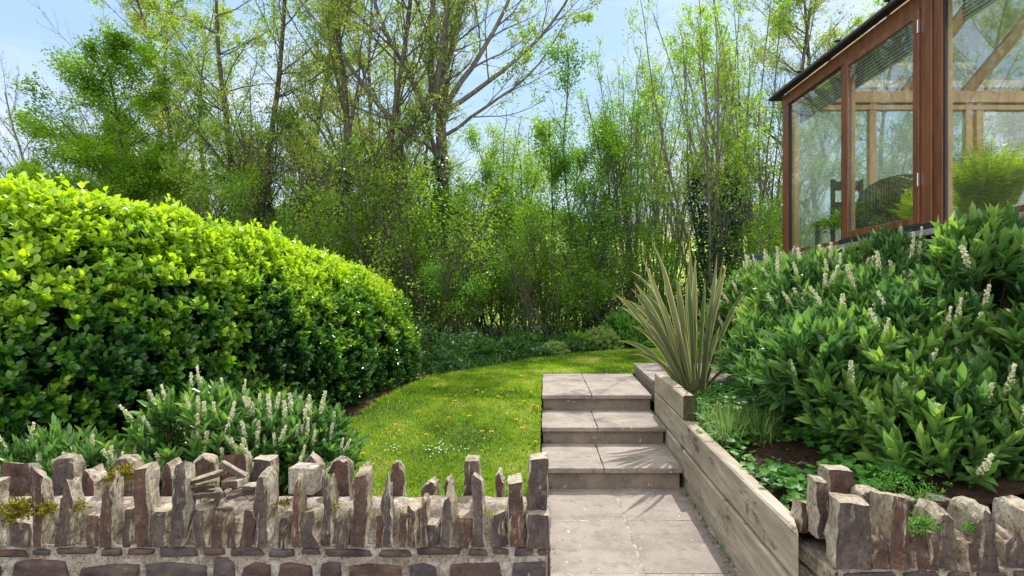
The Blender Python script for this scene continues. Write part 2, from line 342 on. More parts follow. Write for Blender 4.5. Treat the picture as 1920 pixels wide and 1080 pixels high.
c = ramp(nt, [(.3, (.20, .30, .05)), (.55, (.28, .40, .07)), (.75, (.34, .42, .10))], n)
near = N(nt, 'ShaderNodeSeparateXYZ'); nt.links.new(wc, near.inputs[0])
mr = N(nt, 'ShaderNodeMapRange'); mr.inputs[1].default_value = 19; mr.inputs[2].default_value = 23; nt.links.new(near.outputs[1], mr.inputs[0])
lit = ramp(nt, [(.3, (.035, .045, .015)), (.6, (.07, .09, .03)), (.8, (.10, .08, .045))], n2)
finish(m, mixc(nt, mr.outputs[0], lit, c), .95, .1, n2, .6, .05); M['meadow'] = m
m = mat('moss'); nt = m.node_tree; v = N(nt, 'ShaderNodeAttribute', attribute_name='v').outputs['Fac']
finish(m, ramp(nt, [(0, (.07, .075, .01)), (.6, (.24, .22, .03)), (1, (.4, .34, .06))], v), .9, .1, trans=(.3, 1.3)); M['moss'] = m
m = mat('cream_flower'); nt = m.node_tree; v = N(nt, 'ShaderNodeAttribute', attribute_name='v').outputs['Fac']
finish(m, ramp(nt, [(0, (.36, .42, .16)), (.4, (.62, .62, .36)), (1, (.82, .82, .66))], v), .7, .2, trans=(.25, 1.1)); M['cream'] = m
M['yellow'] = finish(mat('dandelion_yellow'), (.85, .6, .01), .7, .2, trans=(.2, 1.1))
M['white'] = finish(mat('daisy_white'), (.82, .82, .78), .7, .2)
m = mat('sword_leaf'); nt = m.node_tree; v = N(nt, 'ShaderNodeAttribute', attribute_name='v').outputs['Fac']
uvm = N(nt, 'ShaderNodeAttribute', attribute_name='e').outputs['Fac']      # 0 = rib, 1 = margin
oi = N(nt, 'ShaderNodeObjectInfo').outputs['Random']
base = mixc(nt, oi, (.075, .125, .05), (.17, .21, .12))
c = mixc(nt, ramp(nt, [(.35, (0,)*3), (.62, (1,)*3)], uvm), base, mixc(nt, ramp(nt, [(.4, (0,)*3), (.6, (1,)*3)], oi), (.38, .38, .13), (.62, .50, .15)))
c = mixc(nt, ramp(nt, [(.8, (0,)*3), (1, (.8,)*3)], v), c, (.62, .36, .05))
finish(m, c, .42, .4, trans=(.22, 1.3)); M['phormium'] = m
m = mat('wicker'); nt = m.node_tree; n = tex(nt, 40, 3, .6); wv = N(nt, 'ShaderNodeTexWave'); wv.inputs['Scale'].default_value = 18
nt.links.new(N(nt, 'ShaderNodeTexCoord').outputs['Object'], wv.inputs[0])
finish(m, ramp(nt, [(.2, (.03, .025, .02)), (.7, (.12, .10, .08))], wv.outputs[1]), .7, .3, wv.outputs[1], .8, .01); M['wicker'] = m
m = mat('pleated_blind'); nt = m.node_tree; wv = N(nt, 'ShaderNodeTexWave'); wv.inputs['Scale'].default_value = 9; wv.bands_direction = 'Z'; wv.inputs['Distortion'].default_value = .5
nt.links.new(N(nt, 'ShaderNodeNewGeometry').outputs['Position'], wv.inputs[0])
finish(m, ramp(nt, [(.1, (.08, .095, .07)), (.9, (.42, .45, .38))], wv.outputs[1]), .9, .1, trans=(.55, 1.3)); M['blind'] = m
M['blue'] = finish(mat('blue_plastic'), (.02, .04, .09), .4, .5)
M['tile'] = finish(mat('floor_tile'), (.34, .28, .22), .5, .4)
M['plaster'] = finish(mat('cream_plaster'), (.62, .58, .5), .9, .1)
M['terracotta'] = finish(mat('terracotta'), (.35, .14, .07), .8, .2)
M['roof_grey'] = finish(mat('grey_slate_roof'), (.16, .17, .19), .7, .3)

# ------------------------------------------------------------------ terrain
def lawn_z(y): return float(np.interp(y, [2.8, 4.3, 4.8, 5.6, 6.45, 8.4, 11, 19], [.0, .07, .13, .29, .46, .525, .60, .8]))
def left_edge(y): return .249+(y-4.757)*.0589       # steps' left edge
def right_edge(y): return 1.450+(y-4.757)*.098
def timber_x(y): return 1.030+.092*y
def grid_mesh(name, xs_of, ys, nx, zf, m):
    V = []; 
    for y in ys:
        a, b = xs_of(y)
        for i in range(nx+1):
            x = a+(b-a)*i/nx; V.append((x, y, zf(x, y)))
    k = nx+1; Fc = [(j*k+i, j*k+i+1, (j+1)*k+i+1, (j+1)*k+i) for j in range(len(ys)-1) for i in range(nx)]
    return np.array(V), np.array(Fc)
def far_z(x, y):
    b = float(np.interp(y, [-5, 9, 12.5, 19, 24, 45, 100, 180, 1500], [-.08, -.08, .5, .76, .9, 4.0, 14.2, 15, -5]))
    if y > 22: b += (noise.noise(Vector((x*.012, y*.012, 3)))*4.0)*min(1, (y-22)/60)
    return b
ys = list(np.concatenate([np.linspace(-4, 24, 57), np.linspace(25, 180, 60), np.linspace(200, 1500, 12)]))
V, Fc = grid_mesh('g', lambda y: (-18-abs(y)*1.6, 18+abs(y)*1.6), ys, 60, far_z, None)
link('ground', amesh('ground', V, Fc, M['meadow'], smooth=True), kind='structure')
def bumpz(x, y): return lawn_z(y)+.015*noise.noise(Vector((x*1.3, y*1.3, 0)))
mb = MB()
V, Fc = grid_mesh('a', lambda y: (-6.5, left_edge(y)-.012), list(np.linspace(2.97, 8.44, 40)), 60, bumpz, None); mb.add(V, Fc)
V, Fc = grid_mesh('b', lambda y: (-6.5, 9), list(np.linspace(8.44, 13.5, 30)), 70, bumpz, None); mb.add(V, Fc)
link('lawn', mb.mesh('lawn', M['turf'], True), kind='structure')

def hedge_front(y):    # x of the hedge foot
    return float(np.interp(y, [2.9, 3.4, 4.3, 5.25, 7.15, 8.3], [-3.5, -3.15, -2.35, -1.78, -1.36, -1.12]))
def bed_back_y(x): return float(np.interp(x, [-1.1, .59, 2.55, 5], [8.25, 10.4, 11.9, 12.5]))
# lawn grass blades
rng = np.random.default_rng(5)
def sample_lawn(n, ymin=3.7):
    x = rng.uniform(-3, 4.5, n); u = rng.uniform(0, 1, n); y = ymin+(12.2-ymin)*u**1.35
    ok = np.array([(hedge_front(b)-.04 if b < 8.3 else -6) < a < (left_edge(b)-.02 if b < 8.44 else 5) and (b < bed_back_y(a)) for a, b in zip(x, y)])
    return x[ok], y[ok]
x, y = sample_lawn(330000); n = len(x)
z = np.array([bumpz(a, b) for a, b in zip(x, y)])
hgt = rng.uniform(.014, .042, n); az = rng.uniform(0, 6.283, n); ln = rng.normal(0, .45, (n, 2))
b0 = np.stack([x, y, z-.004], 1); wv = np.stack([np.cos(az), np.sin(az), 0*az], 1)*(.0022+.0005*y)[:, None]
tip = b0+np.stack([ln[:, 0]*hgt, ln[:, 1]*hgt, hgt], 1)
V = np.stack([b0-wv, b0+wv, tip], 1).reshape(-1, 3)
pn = np.array([noise.noise(Vector((a*1.1, b*1.1, 7))) + .6*noise.noise(Vector((a*4, b*4, 2))) for a, b in zip(x, y)])
av = np.clip(.52+pn*.75+rng.normal(0, .16, n), 0, .93); av[rng.random(n) < .05] = 1
link('lawn_grass', amesh('lawn_grass', V, np.arange(3*n).reshape(-1, 3), M['grass'], av), kind='stuff',
     label='short bright green lawn grass between the hedge and the stone steps', cat='grass')
# taller grass tufts and weeds at lawn edges
mb = MB()
def tuft(mb, x, y, z, n, h, wd, spread, rng, bias=(0, 0)):
    az = rng.uniform(0, 6.283, n); lean = rng.uniform(.1, spread, n)
    hh = h*rng.uniform(.5, 1.1, n)
    d = np.stack([np.cos(az)*lean+bias[0], np.sin(az)*lean+bias[1], np.ones(n)], 1); d = unit(d)
    p0 = np.array([x, y, z])+np.stack([rng.normal(0, .3, n)*h*.4, rng.normal(0, .3, n)*h*.4, 0*az], 1)
    s = np.stack([-np.sin(az), np.cos(az), 0*az], 1)*wd/2
    p1 = p0+d*hh[:, None]*.55; d2 = unit(d-np.array([0, 0, 1])*(lean*.9)[:, None]+d*0); p2 = p1+d2*hh[:, None]*.5
    V = np.stack([p0-s, p0+s, p1+s*.9, p1-s*.9, p2+s*.1, p2-s*.1], 1).reshape(-1, 3)
    Fq = (np.array([[0, 1, 2, 3], [3, 2, 4, 5]])[None]+(np.arange(n)*6)[:, None, None]).reshape(-1, 4)
    mb.add(V, Fq, np.repeat(rng.uniform(.2, .9, n), 2))
for i in range(420):
    yy = rng.uniform(4.2, 9.5); xx = rng.uniform(-1.0, .2)*(1 if yy < 8 else .6)
    tuft(mb, xx, yy, lawn_z(yy), 14, rng.uniform(.03, .055), .004, .9, rng)
for i in range(260):
    yy = rng.uniform(4.2, 8.4)
    if i % 3 == 0: xx = left_edge(yy)-rng.uniform(.02, .10)
    else: xx = hedge_front(yy)+.0+rng.uniform(-.04, .05)
    tuft(mb, xx, yy, lawn_z(yy), 12, .06, .004, .7, rng)
link('lawn_edge_grass', mb.mesh('edge', M['grass']), kind='stuff', label='longer ragged grass along the lawn edges', cat='grass')
V = []; Fq = []
for i, y_ in enumerate(np.linspace(3.0, 8.5, 56)):
    for j in range(9):
        x_ = hedge_front(y_)-1.03+1.0*j/8+(.03*noise.noise(Vector((y_*5, 0, 0))) if j == 8 else 0); V.append((x_, y_, lawn_z(y_)+.03+.03*noise.noise(Vector((x_*6, y_*6, 0)))-(.028 if j == 8 else 0)))
    if i:
        for j in range(8): Fq.append(((i-1)*9+j, (i-1)*9+j+1, i*9+j+1, i*9+j))
link('hedge_bed', amesh('hb', np.array(V), np.array(Fq), M['soil'], smooth=True), kind='structure')
# dandelions
def flower_mesh(r, nr, mname):
    V = []; Fq = []
    k = 0
    for ring, (rr, zz, cnt) in enumerate(((1, .2, nr), (.7, .5, nr), (.35, .7, nr//2))):
        for i in range(cnt):
            a = 6.283*i/cnt+ring*.3; c, s = math.cos(a), math.sin(a); wd = r*.22
            V += [(0, 0, 0), (c*rr*r*.6-s*wd, s*rr*r*.6+c*wd, zz*r*.6), (c*rr*r, s*rr*r, zz*r*.7), (c*rr*r*.6+s*wd, s*rr*r*.6-c*wd, zz*r*.6)]
            Fq.append((k, k+1, k+2, k+3)); k += 4
    return amesh('flower', np.array(V), np.array(Fq), M[mname])
dhead = flower_mesh(.021, 14, 'yellow'); 
tv, tf = tube([(0, 0, 0), (.003, 0, .03), (0, .002, .055)], [.0022, .002, .0018], 5); dstem = amesh('stem', tv, tf, M['cover'])
dand = [(880, 792), (835, 758), (905, 745), (897, 712), (925, 716), (855, 750), (872, 748), (895, 740), (852, 762), (978, 714), (980, 720), (950, 730), (996, 746), (983, 762), (973, 765), (1008, 771), (841, 793), (784, 780), (743, 807), (725, 812), (748, 816), (800, 826), (904, 820), (921, 822), (979, 812), (968, 798), (680, 862), (700, 880), (815, 735), (934, 752), (1004, 838), (1000, 770), (870, 770), (820, 808)]
dn = 0
for px, py in dand:
    lo, hi = 3.5, 12.0
    for _ in range(40):
        mid = (lo+hi)/2
        if EYE-(py-HZ)*mid/F > lawn_z(mid): lo = mid
        else: hi = mid
    o = empty('dandelion', (X(px, lo), lo, lawn_z(lo)), label='yellow dandelion flower open in the lawn', cat='dandelion', group='dandelions dotted over the lawn')
    hsc = random.Random(px).uniform(.75, 1.25); o.scale = (hsc,)*3; o.rotation_euler = (0, 0, px)
    link_local('stem', dstem, o); h = link_local('flower_head', dhead, o); h.location = (0, .002, .053)
mb = MB()
for (px, py, rr, n) in ((815, 792, .12, 22), (735, 832, .08, 9), (860, 786, .10, 6), (1000, 700, .4, 4), (935, 840, .3, 5), (700, 812, .2, 3)):
    d = 1050*(EYE-.2)/(py-HZ); d = 5.2 if py > 780 else 6.2
    for i in range(n):
        xx = X(px, d)+rng.normal(0, rr*.6); yy = d+rng.normal(0, rr*.6); zz = lawn_z(yy)+.035
        a = np.arange(6)*1.047; r = .0075
        V = np.concatenate([[[xx, yy, zz]], np.stack([xx+r*np.cos(a), yy+r*np.sin(a), zz+0*a], 1)])
        mb.add(V, np.array([[0, i+1, (i+1) % 6+1] for i in range(6)]))
link('daisy_patch', mb.mesh('daisy', M['white']), kind='stuff', label='scattered tiny white daisies in the lawn', cat='daisies')

# ------------------------------------------------------------------ paved path and steps
def slab_part(name, parent, pts, z0, z1, m, seed, rough=.004):
    """quad slab (4 xy points), riven top and chipped edges"""
    bm = bmesh.new()
    p = [Vector((a, b, 0)) for a, b in pts]; n = 10
    top = []; rnd = random.Random(seed)
    for j in range(n+1):
        row = []
        for i in range(n+1):
            u, v = i/n, j/n
            q = (p[0]*(1-u)+p[1]*u)*(1-v)+(p[3]*(1-u)+p[2]*u)*v
            e = (i in (0, n)) or (j in (0, n))
            nn = noise.noise(q*3+Vector((seed, 0, 0)))
            q.z = z1+rough*nn-(.006 if e else 0)
            if e: q += Vector((noise.noise(q*9+Vector((seed, 5, 0))), noise.noise(q*9+Vector((0, seed, 5))), 0))*.006
            row.append(bm.verts.new(q))
        top.append(row)
    for j in range(n):
        for i in range(n): bm.faces.new((top[j][i], top[j][i+1], top[j+1][i+1], top[j+1][i]))
    loop = [top[0][i] for i in range(n+1)]+[top[j][n] for j in range(1, n+1)]+[top[n][i] for i in range(n-1, -1, -1)]+[top[j][0] for j in range(n-1, 0, -1)]
    mid = [bm.verts.new((v.co.x+.003*rnd.uniform(-1, 1), v.co.y+.003*rnd.uniform(-1, 1), z1-.018)) for v in loop]
    bot = [bm.verts.new((v.co.x, v.co.y, z0)) for v in loop]
    for k in range(len(loop)):
        k2 = (k+1) % len(loop)
        bm.faces.new((loop[k2], loop[k], mid[k], mid[k2])); bm.faces.new((mid[k2], mid[k], bot[k], bot[k2]))
    return link(name, bmesh_done(name, bm, m), parent)
path = empty('paved_path', (.9, 3.5, 0), kind='structure')
bm = bmesh.new(); xs = lambda y: (left_edge(y)+.03, timber_x(y)+.01)
hexa(bm, [(xs(.2)[0]-.1, .2, -.08), (xs(.2)[1]+.3, .2, -.08), (xs(4.84)[1], 4.84, -.08), (xs(4.84)[0], 4.84, -.08),
          (xs(.2)[0]-.1, .2, -.007), (xs(.2)[1]+.3, .2, -.007), (xs(4.84)[1], 4.84, -.007), (xs(4.84)[0], 4.84, -.007)])
link('mortar_bed', bmesh_done('bed', bm, M['mortar']), path)
rows = [(4.83, 4.095), (4.083, 3.29), (3.278, 2.5), (2.49, 1.7), (1.69, .9)]
for k, (y1, y0) in enumerate(rows):
    J = lambda y: X(1150, 4.837)+(y-4.837)*.062+.0
    g = .008
    slab_part('paving_slab', path, [(left_edge(y0)+.03, y0), (J(y0)-g, y0), (J(y1)-g, y1), (left_edge(y1)+.045, y1)], -.06, 0, M['slab'], k*2+1)
    slab_part('paving_slab', path, [(J(y0)+g, y0), (timber_x(y0)-.012, y0), (timber_x(y1)-.012, y1), (J(y1)+g, y1)], -.06, .001, M['slab'], k*2+2)
steps = empty('stone_steps', (.9, 4.84, 0), label='flight of three pinkish grey stone slab steps up to a landing beside the lawn', cat='steps')
def step(y0, y1, zt, zb, joint_px, k):
    jx = X(joint_px, y0); g = .005; t = .045; nose = y0
    for s, (a, b) in enumerate((('l', 'j'), ('j', 'r'))):
        def xx(q, y): return left_edge(y) if q == 'l' else right_edge(y)-.004 if q == 'r' else jx+(y-y0)*.06
        slab_part('tread_slab', steps, [(xx(a, y0)+(g if s else 0), y0), (xx(b, y0)-(0 if s else g), y0), (xx(b, y1)-(0 if s else g), y1), (xx(a, y1)+(g if s else 0), y1)], zt-t, zt, M['slab'], 20+k*2+s, .003)
    bm = bmesh.new(); q0, q1 = y0+.04, y1-.03
    hexa(bm, [(left_edge(q0)+.012, q0, zb), (right_edge(q0)-.02, q0, zb), (right_edge(q1)-.02, q1, zb), (left_edge(q1)+.012, q1, zb),
              (left_edge(q0)+.012, q0, zt-t-.004), (right_edge(q0)-.02, q0, zt-t-.004), (right_edge(q1)-.02, q1, zt-t-.004), (left_edge(q1)+.012, q1, zt-t-.004)])
    link('riser_block', bmesh_done('riser', bm, M['riser']), steps)
step(4.757, 5.62, .185, -.05, 1133, 0)
step(5.57, 6.49, .352, .12, 1121, 1)
step(6.44, 8.42, .530, .28, 1110, 2)
side = empty('side_step', (2.2, 7.4, .53), label='single pale stone slab step at the right edge of the top landing', cat='step')
xl = lambda y: X(1225, 6.49)+(y-6.49)*(X(1187, 8.42)-X(1225, 6.49))/1.93
for k, (ya, yb) in enumerate(((6.50, 7.44), (7.45, 8.42))):
    for s in range(2):
        xa = .003 if s else 0
        f = lambda y, q: xl(y)+q
        slab_part('tread_slab', side, [(f(ya, .32*s+xa), ya), (f(ya, .31+.75*s), ya), (f(yb, .31+.75*s), yb), (f(yb, .32*s+xa), yb)], .645, .69, M['slab'], 40+k*2+s, .003)
bm = bmesh.new(); hexa(bm, [(xl(6.52)+.03, 6.52, .4), (xl(6.52)+1.0, 6.52, .4), (xl(8.4)+1.0, 8.4, .4), (xl(8.4)+.03, 8.4, .4), (xl(6.52)+.03, 6.52, .641), (xl(6.52)+1.0, 6.52, .641), (xl(8.4)+1.0, 8.4, .641), (xl(8.4)+.03, 8.4, .641)])
link('riser_block', bmesh_done('riser', bm, M['riser']), side)

r = np.random.default_rng(9); mb = MB(); P_ = []
for i in range(900):
    q = r.random()
    if q < .45: y_ = r.uniform(2.6, 4.8); x_ = timber_x(y_)-abs(r.normal(0, .025))-.012; z_ = .003
    elif q < .6: y_ = r.uniform(2.6, 4.8); x_ = left_edge(y_)+.05+abs(r.normal(0, .03)); z_ = .003
    elif q < .8: 
        k_ = int(r.integers(3)); y_ = (4.80, 5.61, 6.48)[k_]-abs(r.normal(0, .03)); x_ = r.uniform(left_edge(y_)+.04, right_edge(y_)-.05); z_ = (.003, .189, .356)[k_]
    else: y_ = r.uniform(2.7, 8.3); x_ = r.uniform(left_edge(y_)+.06, right_edge(y_)-.08); z_ = .003 if y_ < 4.7 else .189 if 4.8 < y_ < 5.5 else .356 if 5.65 < y_ < 6.38 else .534 if y_ > 6.5 else None
    if z_ is not None: P_.append((x_, y_, z_))
P_ = np.array(P_); n = len(P_)
V, Fq, k = leaves(P_, np.stack([r.normal(size=n), r.normal(size=n), r.normal(0, .15, n)], 1), np.stack([r.normal(0, .3, n), r.normal(0, .3, n), np.ones(n)], 1), r.uniform(.005, .018, n), r.uniform(.003, .009, n), 'quad')
mb.add(V, Fq, r.uniform(0, 1, n)); link('path_litter', mb.mesh('litter', M['chip']), kind='stuff', label='small dry bits and grit along the path and step edges', cat='leaf litter')
mb = MB()
for i in range(60):
    y_ = r.uniform(2.8, 4.75); x_ = timber_x(y_)-.012 if i % 2 else left_edge(y_)+.03
    tuft(mb, x_, y_, 0, 7, r.uniform(.02, .05), .004, .9, r)
for y_, z_ in ((4.79, .0), (5.60, .186), (6.47, .353)):
    for i in range(5): tuft(mb, left_edge(y_)+r.uniform(.02, .10), y_, z_, 6, .035, .004, .9, r)
link('joint_weeds', mb.mesh('weeds', M['cover']), kind='stuff', label='tiny weeds growing in the joints of the path and steps', cat='weeds')

# ------------------------------------------------------------------ timber sleeper wall
tw = empty('sleeper_wall', (1.4, 4.0, 0), label='low retaining wall of weathered timber sleepers along the right of the path', cat='retaining wall')
def sleeper(y0, y1, z0, z1, k, th=.105):
    z0 += .006; z1 -= .006 if z1 < .5 else 0
    bm = bmesh.new(); n = 14; rnd = random.Random(k); off = (.006 if k in (3, 4, 1, 2) else -.004 if k in (5, 6, 7) else .010)+rnd.uniform(-.002, .002)
    rings = []
    for i in range(n+1):
        y = y0+(y1-y0)*i/n; x = timber_x(y)+off+.004*noise.noise(Vector((y*1.3, k, 0)))
        zt = z1+.004*noise.noise(Vector((y*1.1, k, 4)))
        c = .011
        pr = [(x, z0+c), (x+c, z0), (x+th-c, z0), (x+th, z0+c), (x+th, zt-c*1.5), (x+th-c*1.5, zt), (x+c, zt), (x, zt-c)]
        rings.append([bm.verts.new((a, y+(.27*(a-x)/th*(1-i/n) if y0 < 2.6 else 0), b)) for a, b in pr])
    for i in range(n):
        for j in range(8): bm.faces.new((rings[i][j], rings[i+1][j], rings[i+1][(j+1) % 8], rings[i][(j+1) % 8]))
    f1 = bm.faces.new(rings[0]); f2 = bm.faces.new(rings[-1][::-1]); bmesh.ops.recalc_face_normals(bm, faces=bm.faces)
    f1.material_index = 1 if k < 3 else 0; f2.material_index = 0
    me = bmesh_done('sleeper', bm, M['sleeper']); me.materials.append(M['sleeper_end']); link('sleeper', me, tw)
sleeper(4.84, 5.28, .569, .785, 1); sleeper(5.285, 6.37, .569, .79, 2)
sleeper(2.47, 4.22, .328, .565, 3); sleeper(4.225, 6.37, .328, .563, 4)
sleeper(2.47, 3.5, .088, .324, 5); sleeper(3.505, 5.1, .088, .324, 6); sleeper(5.105, 6.37, .088, .324, 7)
sleeper(2.47, 6.37, -.1, .084, 8)

# ------------------------------------------------------------------ rubble walls with upright coping stones
def stone_mesh(w_, d_, h_, seed, top='flat', taper=.1):
    rnd = random.Random(seed); bm = bmesh.new(); nx, ny, nzz = 6, 5, 10
    so_ = Vector((seed*3.1, seed*1.7, 0)); sl = rnd.uniform(-.5, .5); g = {}
    lean = rnd.uniform(-.05, .05)
    def pt(i, j, k):
        key = (i, j, k)
        if key in g: return g[key]
        u, v, t = i/nx-.5, j/ny-.5, k/nzz
        tw_ = 1-taper*t*rnd_t
        hx = h_
        if top == 'slant': hx = h_*(1+.22*sl*u*2-.12*v)
        if top == 'point': hx = h_*(1-.30*abs(u-sl*.5)*2+.10*noise.noise(Vector((i*1.3, j*.5, seed))))
        if top == 'jag': hx = h_*(1-.22*abs(u-sl*.4)*2+.38*noise.noise(Vector((i*1.9, j*.5, seed))))
        if top == 'round': hx = h_*(1-.55*(u*u)-.25*v*v-.10*u*sl+.06*noise.noise(Vector((i*1.1, j*.7, seed))))
        if top == 'flat': hx = h_*(1+.05*sl*u*2+.03*v)
        x = u*w_*tw_+lean*t*h_; y = v*d_*(1-.08*t); z = t*hx
        cc = (abs(u) == .5)+(abs(v) == .5)+(t == 1)
        q = Vector((x, y, z)); s = 1-.045*max(0, cc-1)
        q.x = lean*t*h_+(q.x-lean*t*h_)*s; q.y *= s
        q += Vector((noise.noise(q*14+so_), noise.noise(q*14+so_+Vector((9, 0, 0))), .6*noise.noise(q*12+so_+Vector((0, 9, 0)))))*.012
        q += Vector((noise.noise(Vector((q.x*60, q.y*60, q.z*9))+so_), noise.noise(Vector((q.x*60, q.y*60, q.z*9))+so_+Vector((9, 0, 0))), 0))*.008
        g[key] = bm.verts.new(q); return g[key]
    rnd_t = rnd.uniform(.3, 1.3)
    for i in range(nx):
        for j in range(ny): bm.faces.new((pt(i, j, nzz), pt(i+1, j, nzz), pt(i+1, j+1, nzz), pt(i, j+1, nzz))); bm.faces.new((pt(i, j, 0), pt(i, j+1, 0), pt(i+1, j+1, 0), pt(i+1, j, 0)))
    for k in range(nzz):
        for i in range(nx):
            bm.faces.new((pt(i, 0, k), pt(i+1, 0, k), pt(i+1, 0, k+1), pt(i, 0, k+1))); bm.faces.new((pt(i+1, ny, k), pt(i, ny, k), pt(i, ny, k+1), pt(i+1, ny, k+1)))
        for j in range(ny):
            bm.faces.new((pt(nx, j, k), pt(nx, j+1, k), pt(nx, j+1, k+1), pt(nx, j, k+1))); bm.faces.new((pt(0, j+1, k), pt(0, j, k), pt(0, j, k+1), pt(0, j+1, k+1)))
    return bmesh_done('coping', bm, M['slate'])
def coping(parent, px0, px1, ytop, yb, df, depth, seed, top, name='coping_stone', rz=None):
    """px extents of the front face at distance df, row of its top and foot"""
    wd = (px1-px0)*df/F; zt = EYE-(ytop-HZ)*df/F; zb = EYE-(yb-HZ)*df/F
    me = stone_mesh(wd, depth, zt-zb, seed, top)
    o = bpy.data.objects.new(name, me); C.objects.link(o)
    rr = random.Random(seed*7)
    loc = Vector((X((px0+px1)/2, df), df+depth/2, zb))
    o.parent = parent; o.location = loc-(parent.location if parent else Vector((0, 0, 0)))
    o.rotation_euler = (rr.uniform(-.03, .03), rr.uniform(-.03, .03), rr.uniform(-.14, .12) if rz is None else rz)
    return o
def rubble_face(parent, x0, x1, yf, yb, z0, z1, seed, end_side):
    """mortar body with courses of irregular stones standing a little proud"""
    bm = bmesh.new(); bx(bm, x0+.012, x1-.012, yf+.014, yb, z0, z1); link('mortar_core', bmesh_done('core', bm, M['mortar']), parent)
    rnd = random.Random(seed); V = []; Fc = []; A = []; mb = MB()
    def rock(cx, cz, hw, hh, y, ax):
        k = rnd.choice((6, 7, 8)); ph = rnd.uniform(0, 1); rings = []
        out_ = []
        cn = [(1+rnd.uniform(-.16, .02), -1+rnd.uniform(-.05, .5)), (1+rnd.uniform(-.3, .02), 1-rnd.uniform(-.05, .45)), (rnd.uniform(-.3, .3), 1+rnd.uniform(-.1, .12)), (-1+rnd.uniform(-.02, .3), 1-rnd.uniform(-.05, .45)), (-1+rnd.uniform(-.02, .16), -1+rnd.uniform(-.05, .5))]
        for e_ in range(5):
            p0_, p1_ = cn[e_], cn[(e_+1) % 5]
            for q_ in range(4):
                f_ = (q_+.12)/4.0; wv_ = .05*noise.noise(Vector((e_*3+q_*.9, cx*9, cz*9)))
                out_.append(((p0_[0]*(1-f_)+p1_[0]*f_+wv_)*hw, (p0_[1]*(1-f_)+p1_[1]*f_+wv_)*hh))
        cut = rnd.uniform(-.25, .25)
        for sc, pr in ((1.0, -.006), (.985, .008), (.93, .014), (.5, .017)):
            ring = []
            for (a, b) in out_:
                aa, bb = a*sc, b*sc+cut*hh*(a/hw)*sc*.4
                q = pr+.006*noise.noise(Vector((aa*20+cx*9, bb*20, cz*7)))
                if ax == 'y': ring.append((cx+aa, y-q, cz+bb))
                else: ring.append((y+q, cx+aa, cz+bb))
            rings.append(ring)
        V = np.array([p for r_ in rings for p in r_]+[np.mean(rings[-1], 0)]); Fc = []
        for r_ in range(3):
            for i in range(20): Fc.append((r_*20+i, r_*20+(i+1) % 20, (r_+1)*20+(i+1) % 20, (r_+1)*20+i))
        for i in range(0, 20, 2): Fc.append((60+i, 60+(i+1) % 20, 60+(i+2) % 20, 80))
        if ax == 'x': Fc = [f[::-1] for f in Fc]
        Fc = np.array(Fc)[:, ::-1] if ax == 'y' else np.array(Fc)[:, ::-1]
        mb.add(V, Fc, np.full(len(Fc), rnd.random()))
    z = z1-.004
    ci = 0
    while z > z0:
        h = rnd.uniform(.050, .062) if ci == 0 else rnd.uniform(.11, .16); ci += 1
        x = x0+.005
        while x < x1-.03:
            wd = min(rnd.uniform(.12, .34)*(1 if ci > 1 else .8), x1-x-.005)
            hs_ = h*rnd.uniform(.72, .98)
            rock(x+wd/2, z-h/2+rnd.uniform(-.006, .006), wd/2-.009, hs_/2-.004, yf+.014, 'y'); x += wd
        if end_side:
            xe = x1-.012 if end_side > 0 else x0+.012; yy = yf+.01
            while yy < yb-.03:
                wd = min(rnd.uniform(.12, .24), yb-yy)
                if end_side > 0: rock(yy+wd/2, z-h/2, wd/2-.008, h*.42, xe, 'x')
                yy += wd
        z -= h
    link('rubble_facing', mb.mesh('rubble', M['rubble']), parent)
WL = empty('rubble_wall', (-1.2, 2.75, 0), label='rough stone garden wall with jagged upright coping stones, left of the path', cat='stone wall')
FL, BL = 2.60, 2.93
rubble_face(WL, -3.4, .178, FL, BL, -.08, .452, 3, 1)
# mortar haunching on the top
mb = MB()
def haunch(parent, x0, x1, y0, y1, zc, zb, seed):
    nx, ny = int((x1-x0)/.03), 12; V = []
    for i in range(nx+1):
        for j in range(ny+1):
            x = x0+(x1-x0)*i/nx; v = j/ny; y = y0+(y1-y0)*v
            z = zb+(zc-zb)*max(0, 1-(abs(v*2-1.1))**3.0)+.010*noise.noise(Vector((x*9, y*9, seed)))+.004*noise.noise(Vector((x*40, y*40, seed)))
            if j in (0, ny): z = zb
            V.append((x, y, z))
    k = ny+1; Fc = [(i*k+j, (i+1)*k+j, (i+1)*k+j+1, i*k+j+1) for i in range(nx) for j in range(ny)]
    link('mortar_top', amesh('haunch', np.array(V), np.array(Fc), M['mortar'], smooth=True), parent)
haunch(WL, -3.4, .165, FL+.03, BL+.03, .598, .445, 1)
front = [(-60, -25, 905, 'slant'), (-22, 14, 905, 'flat'), (62, 102, 893, 'slant'), (104, 158, 896, 'point'), (186, 232, 900, 'jag'), (252, 306, 879, 'flat'), (317, 366, 879, 'slant'),
         (476, 524, 884, 'round'), (545, 561, 893, 'round'), (602, 634, 897, 'jag'), (655, 702, 894, 'flat'), (716, 744, 908, 'jag'), (785, 798, 934, 'round'), (826, 858, 932, 'jag'),
         (888, 921, 907, 'slant'), (953, 981, 905, 'flat')]
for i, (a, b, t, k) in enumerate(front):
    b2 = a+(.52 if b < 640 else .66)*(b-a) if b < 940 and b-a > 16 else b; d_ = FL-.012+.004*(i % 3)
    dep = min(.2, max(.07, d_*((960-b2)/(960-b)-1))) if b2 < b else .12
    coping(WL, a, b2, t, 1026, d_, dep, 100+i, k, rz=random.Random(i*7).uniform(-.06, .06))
o = coping(WL, 987, 1031, 966, 1028, FL-.008, .17, 131, 'flat', rz=0)
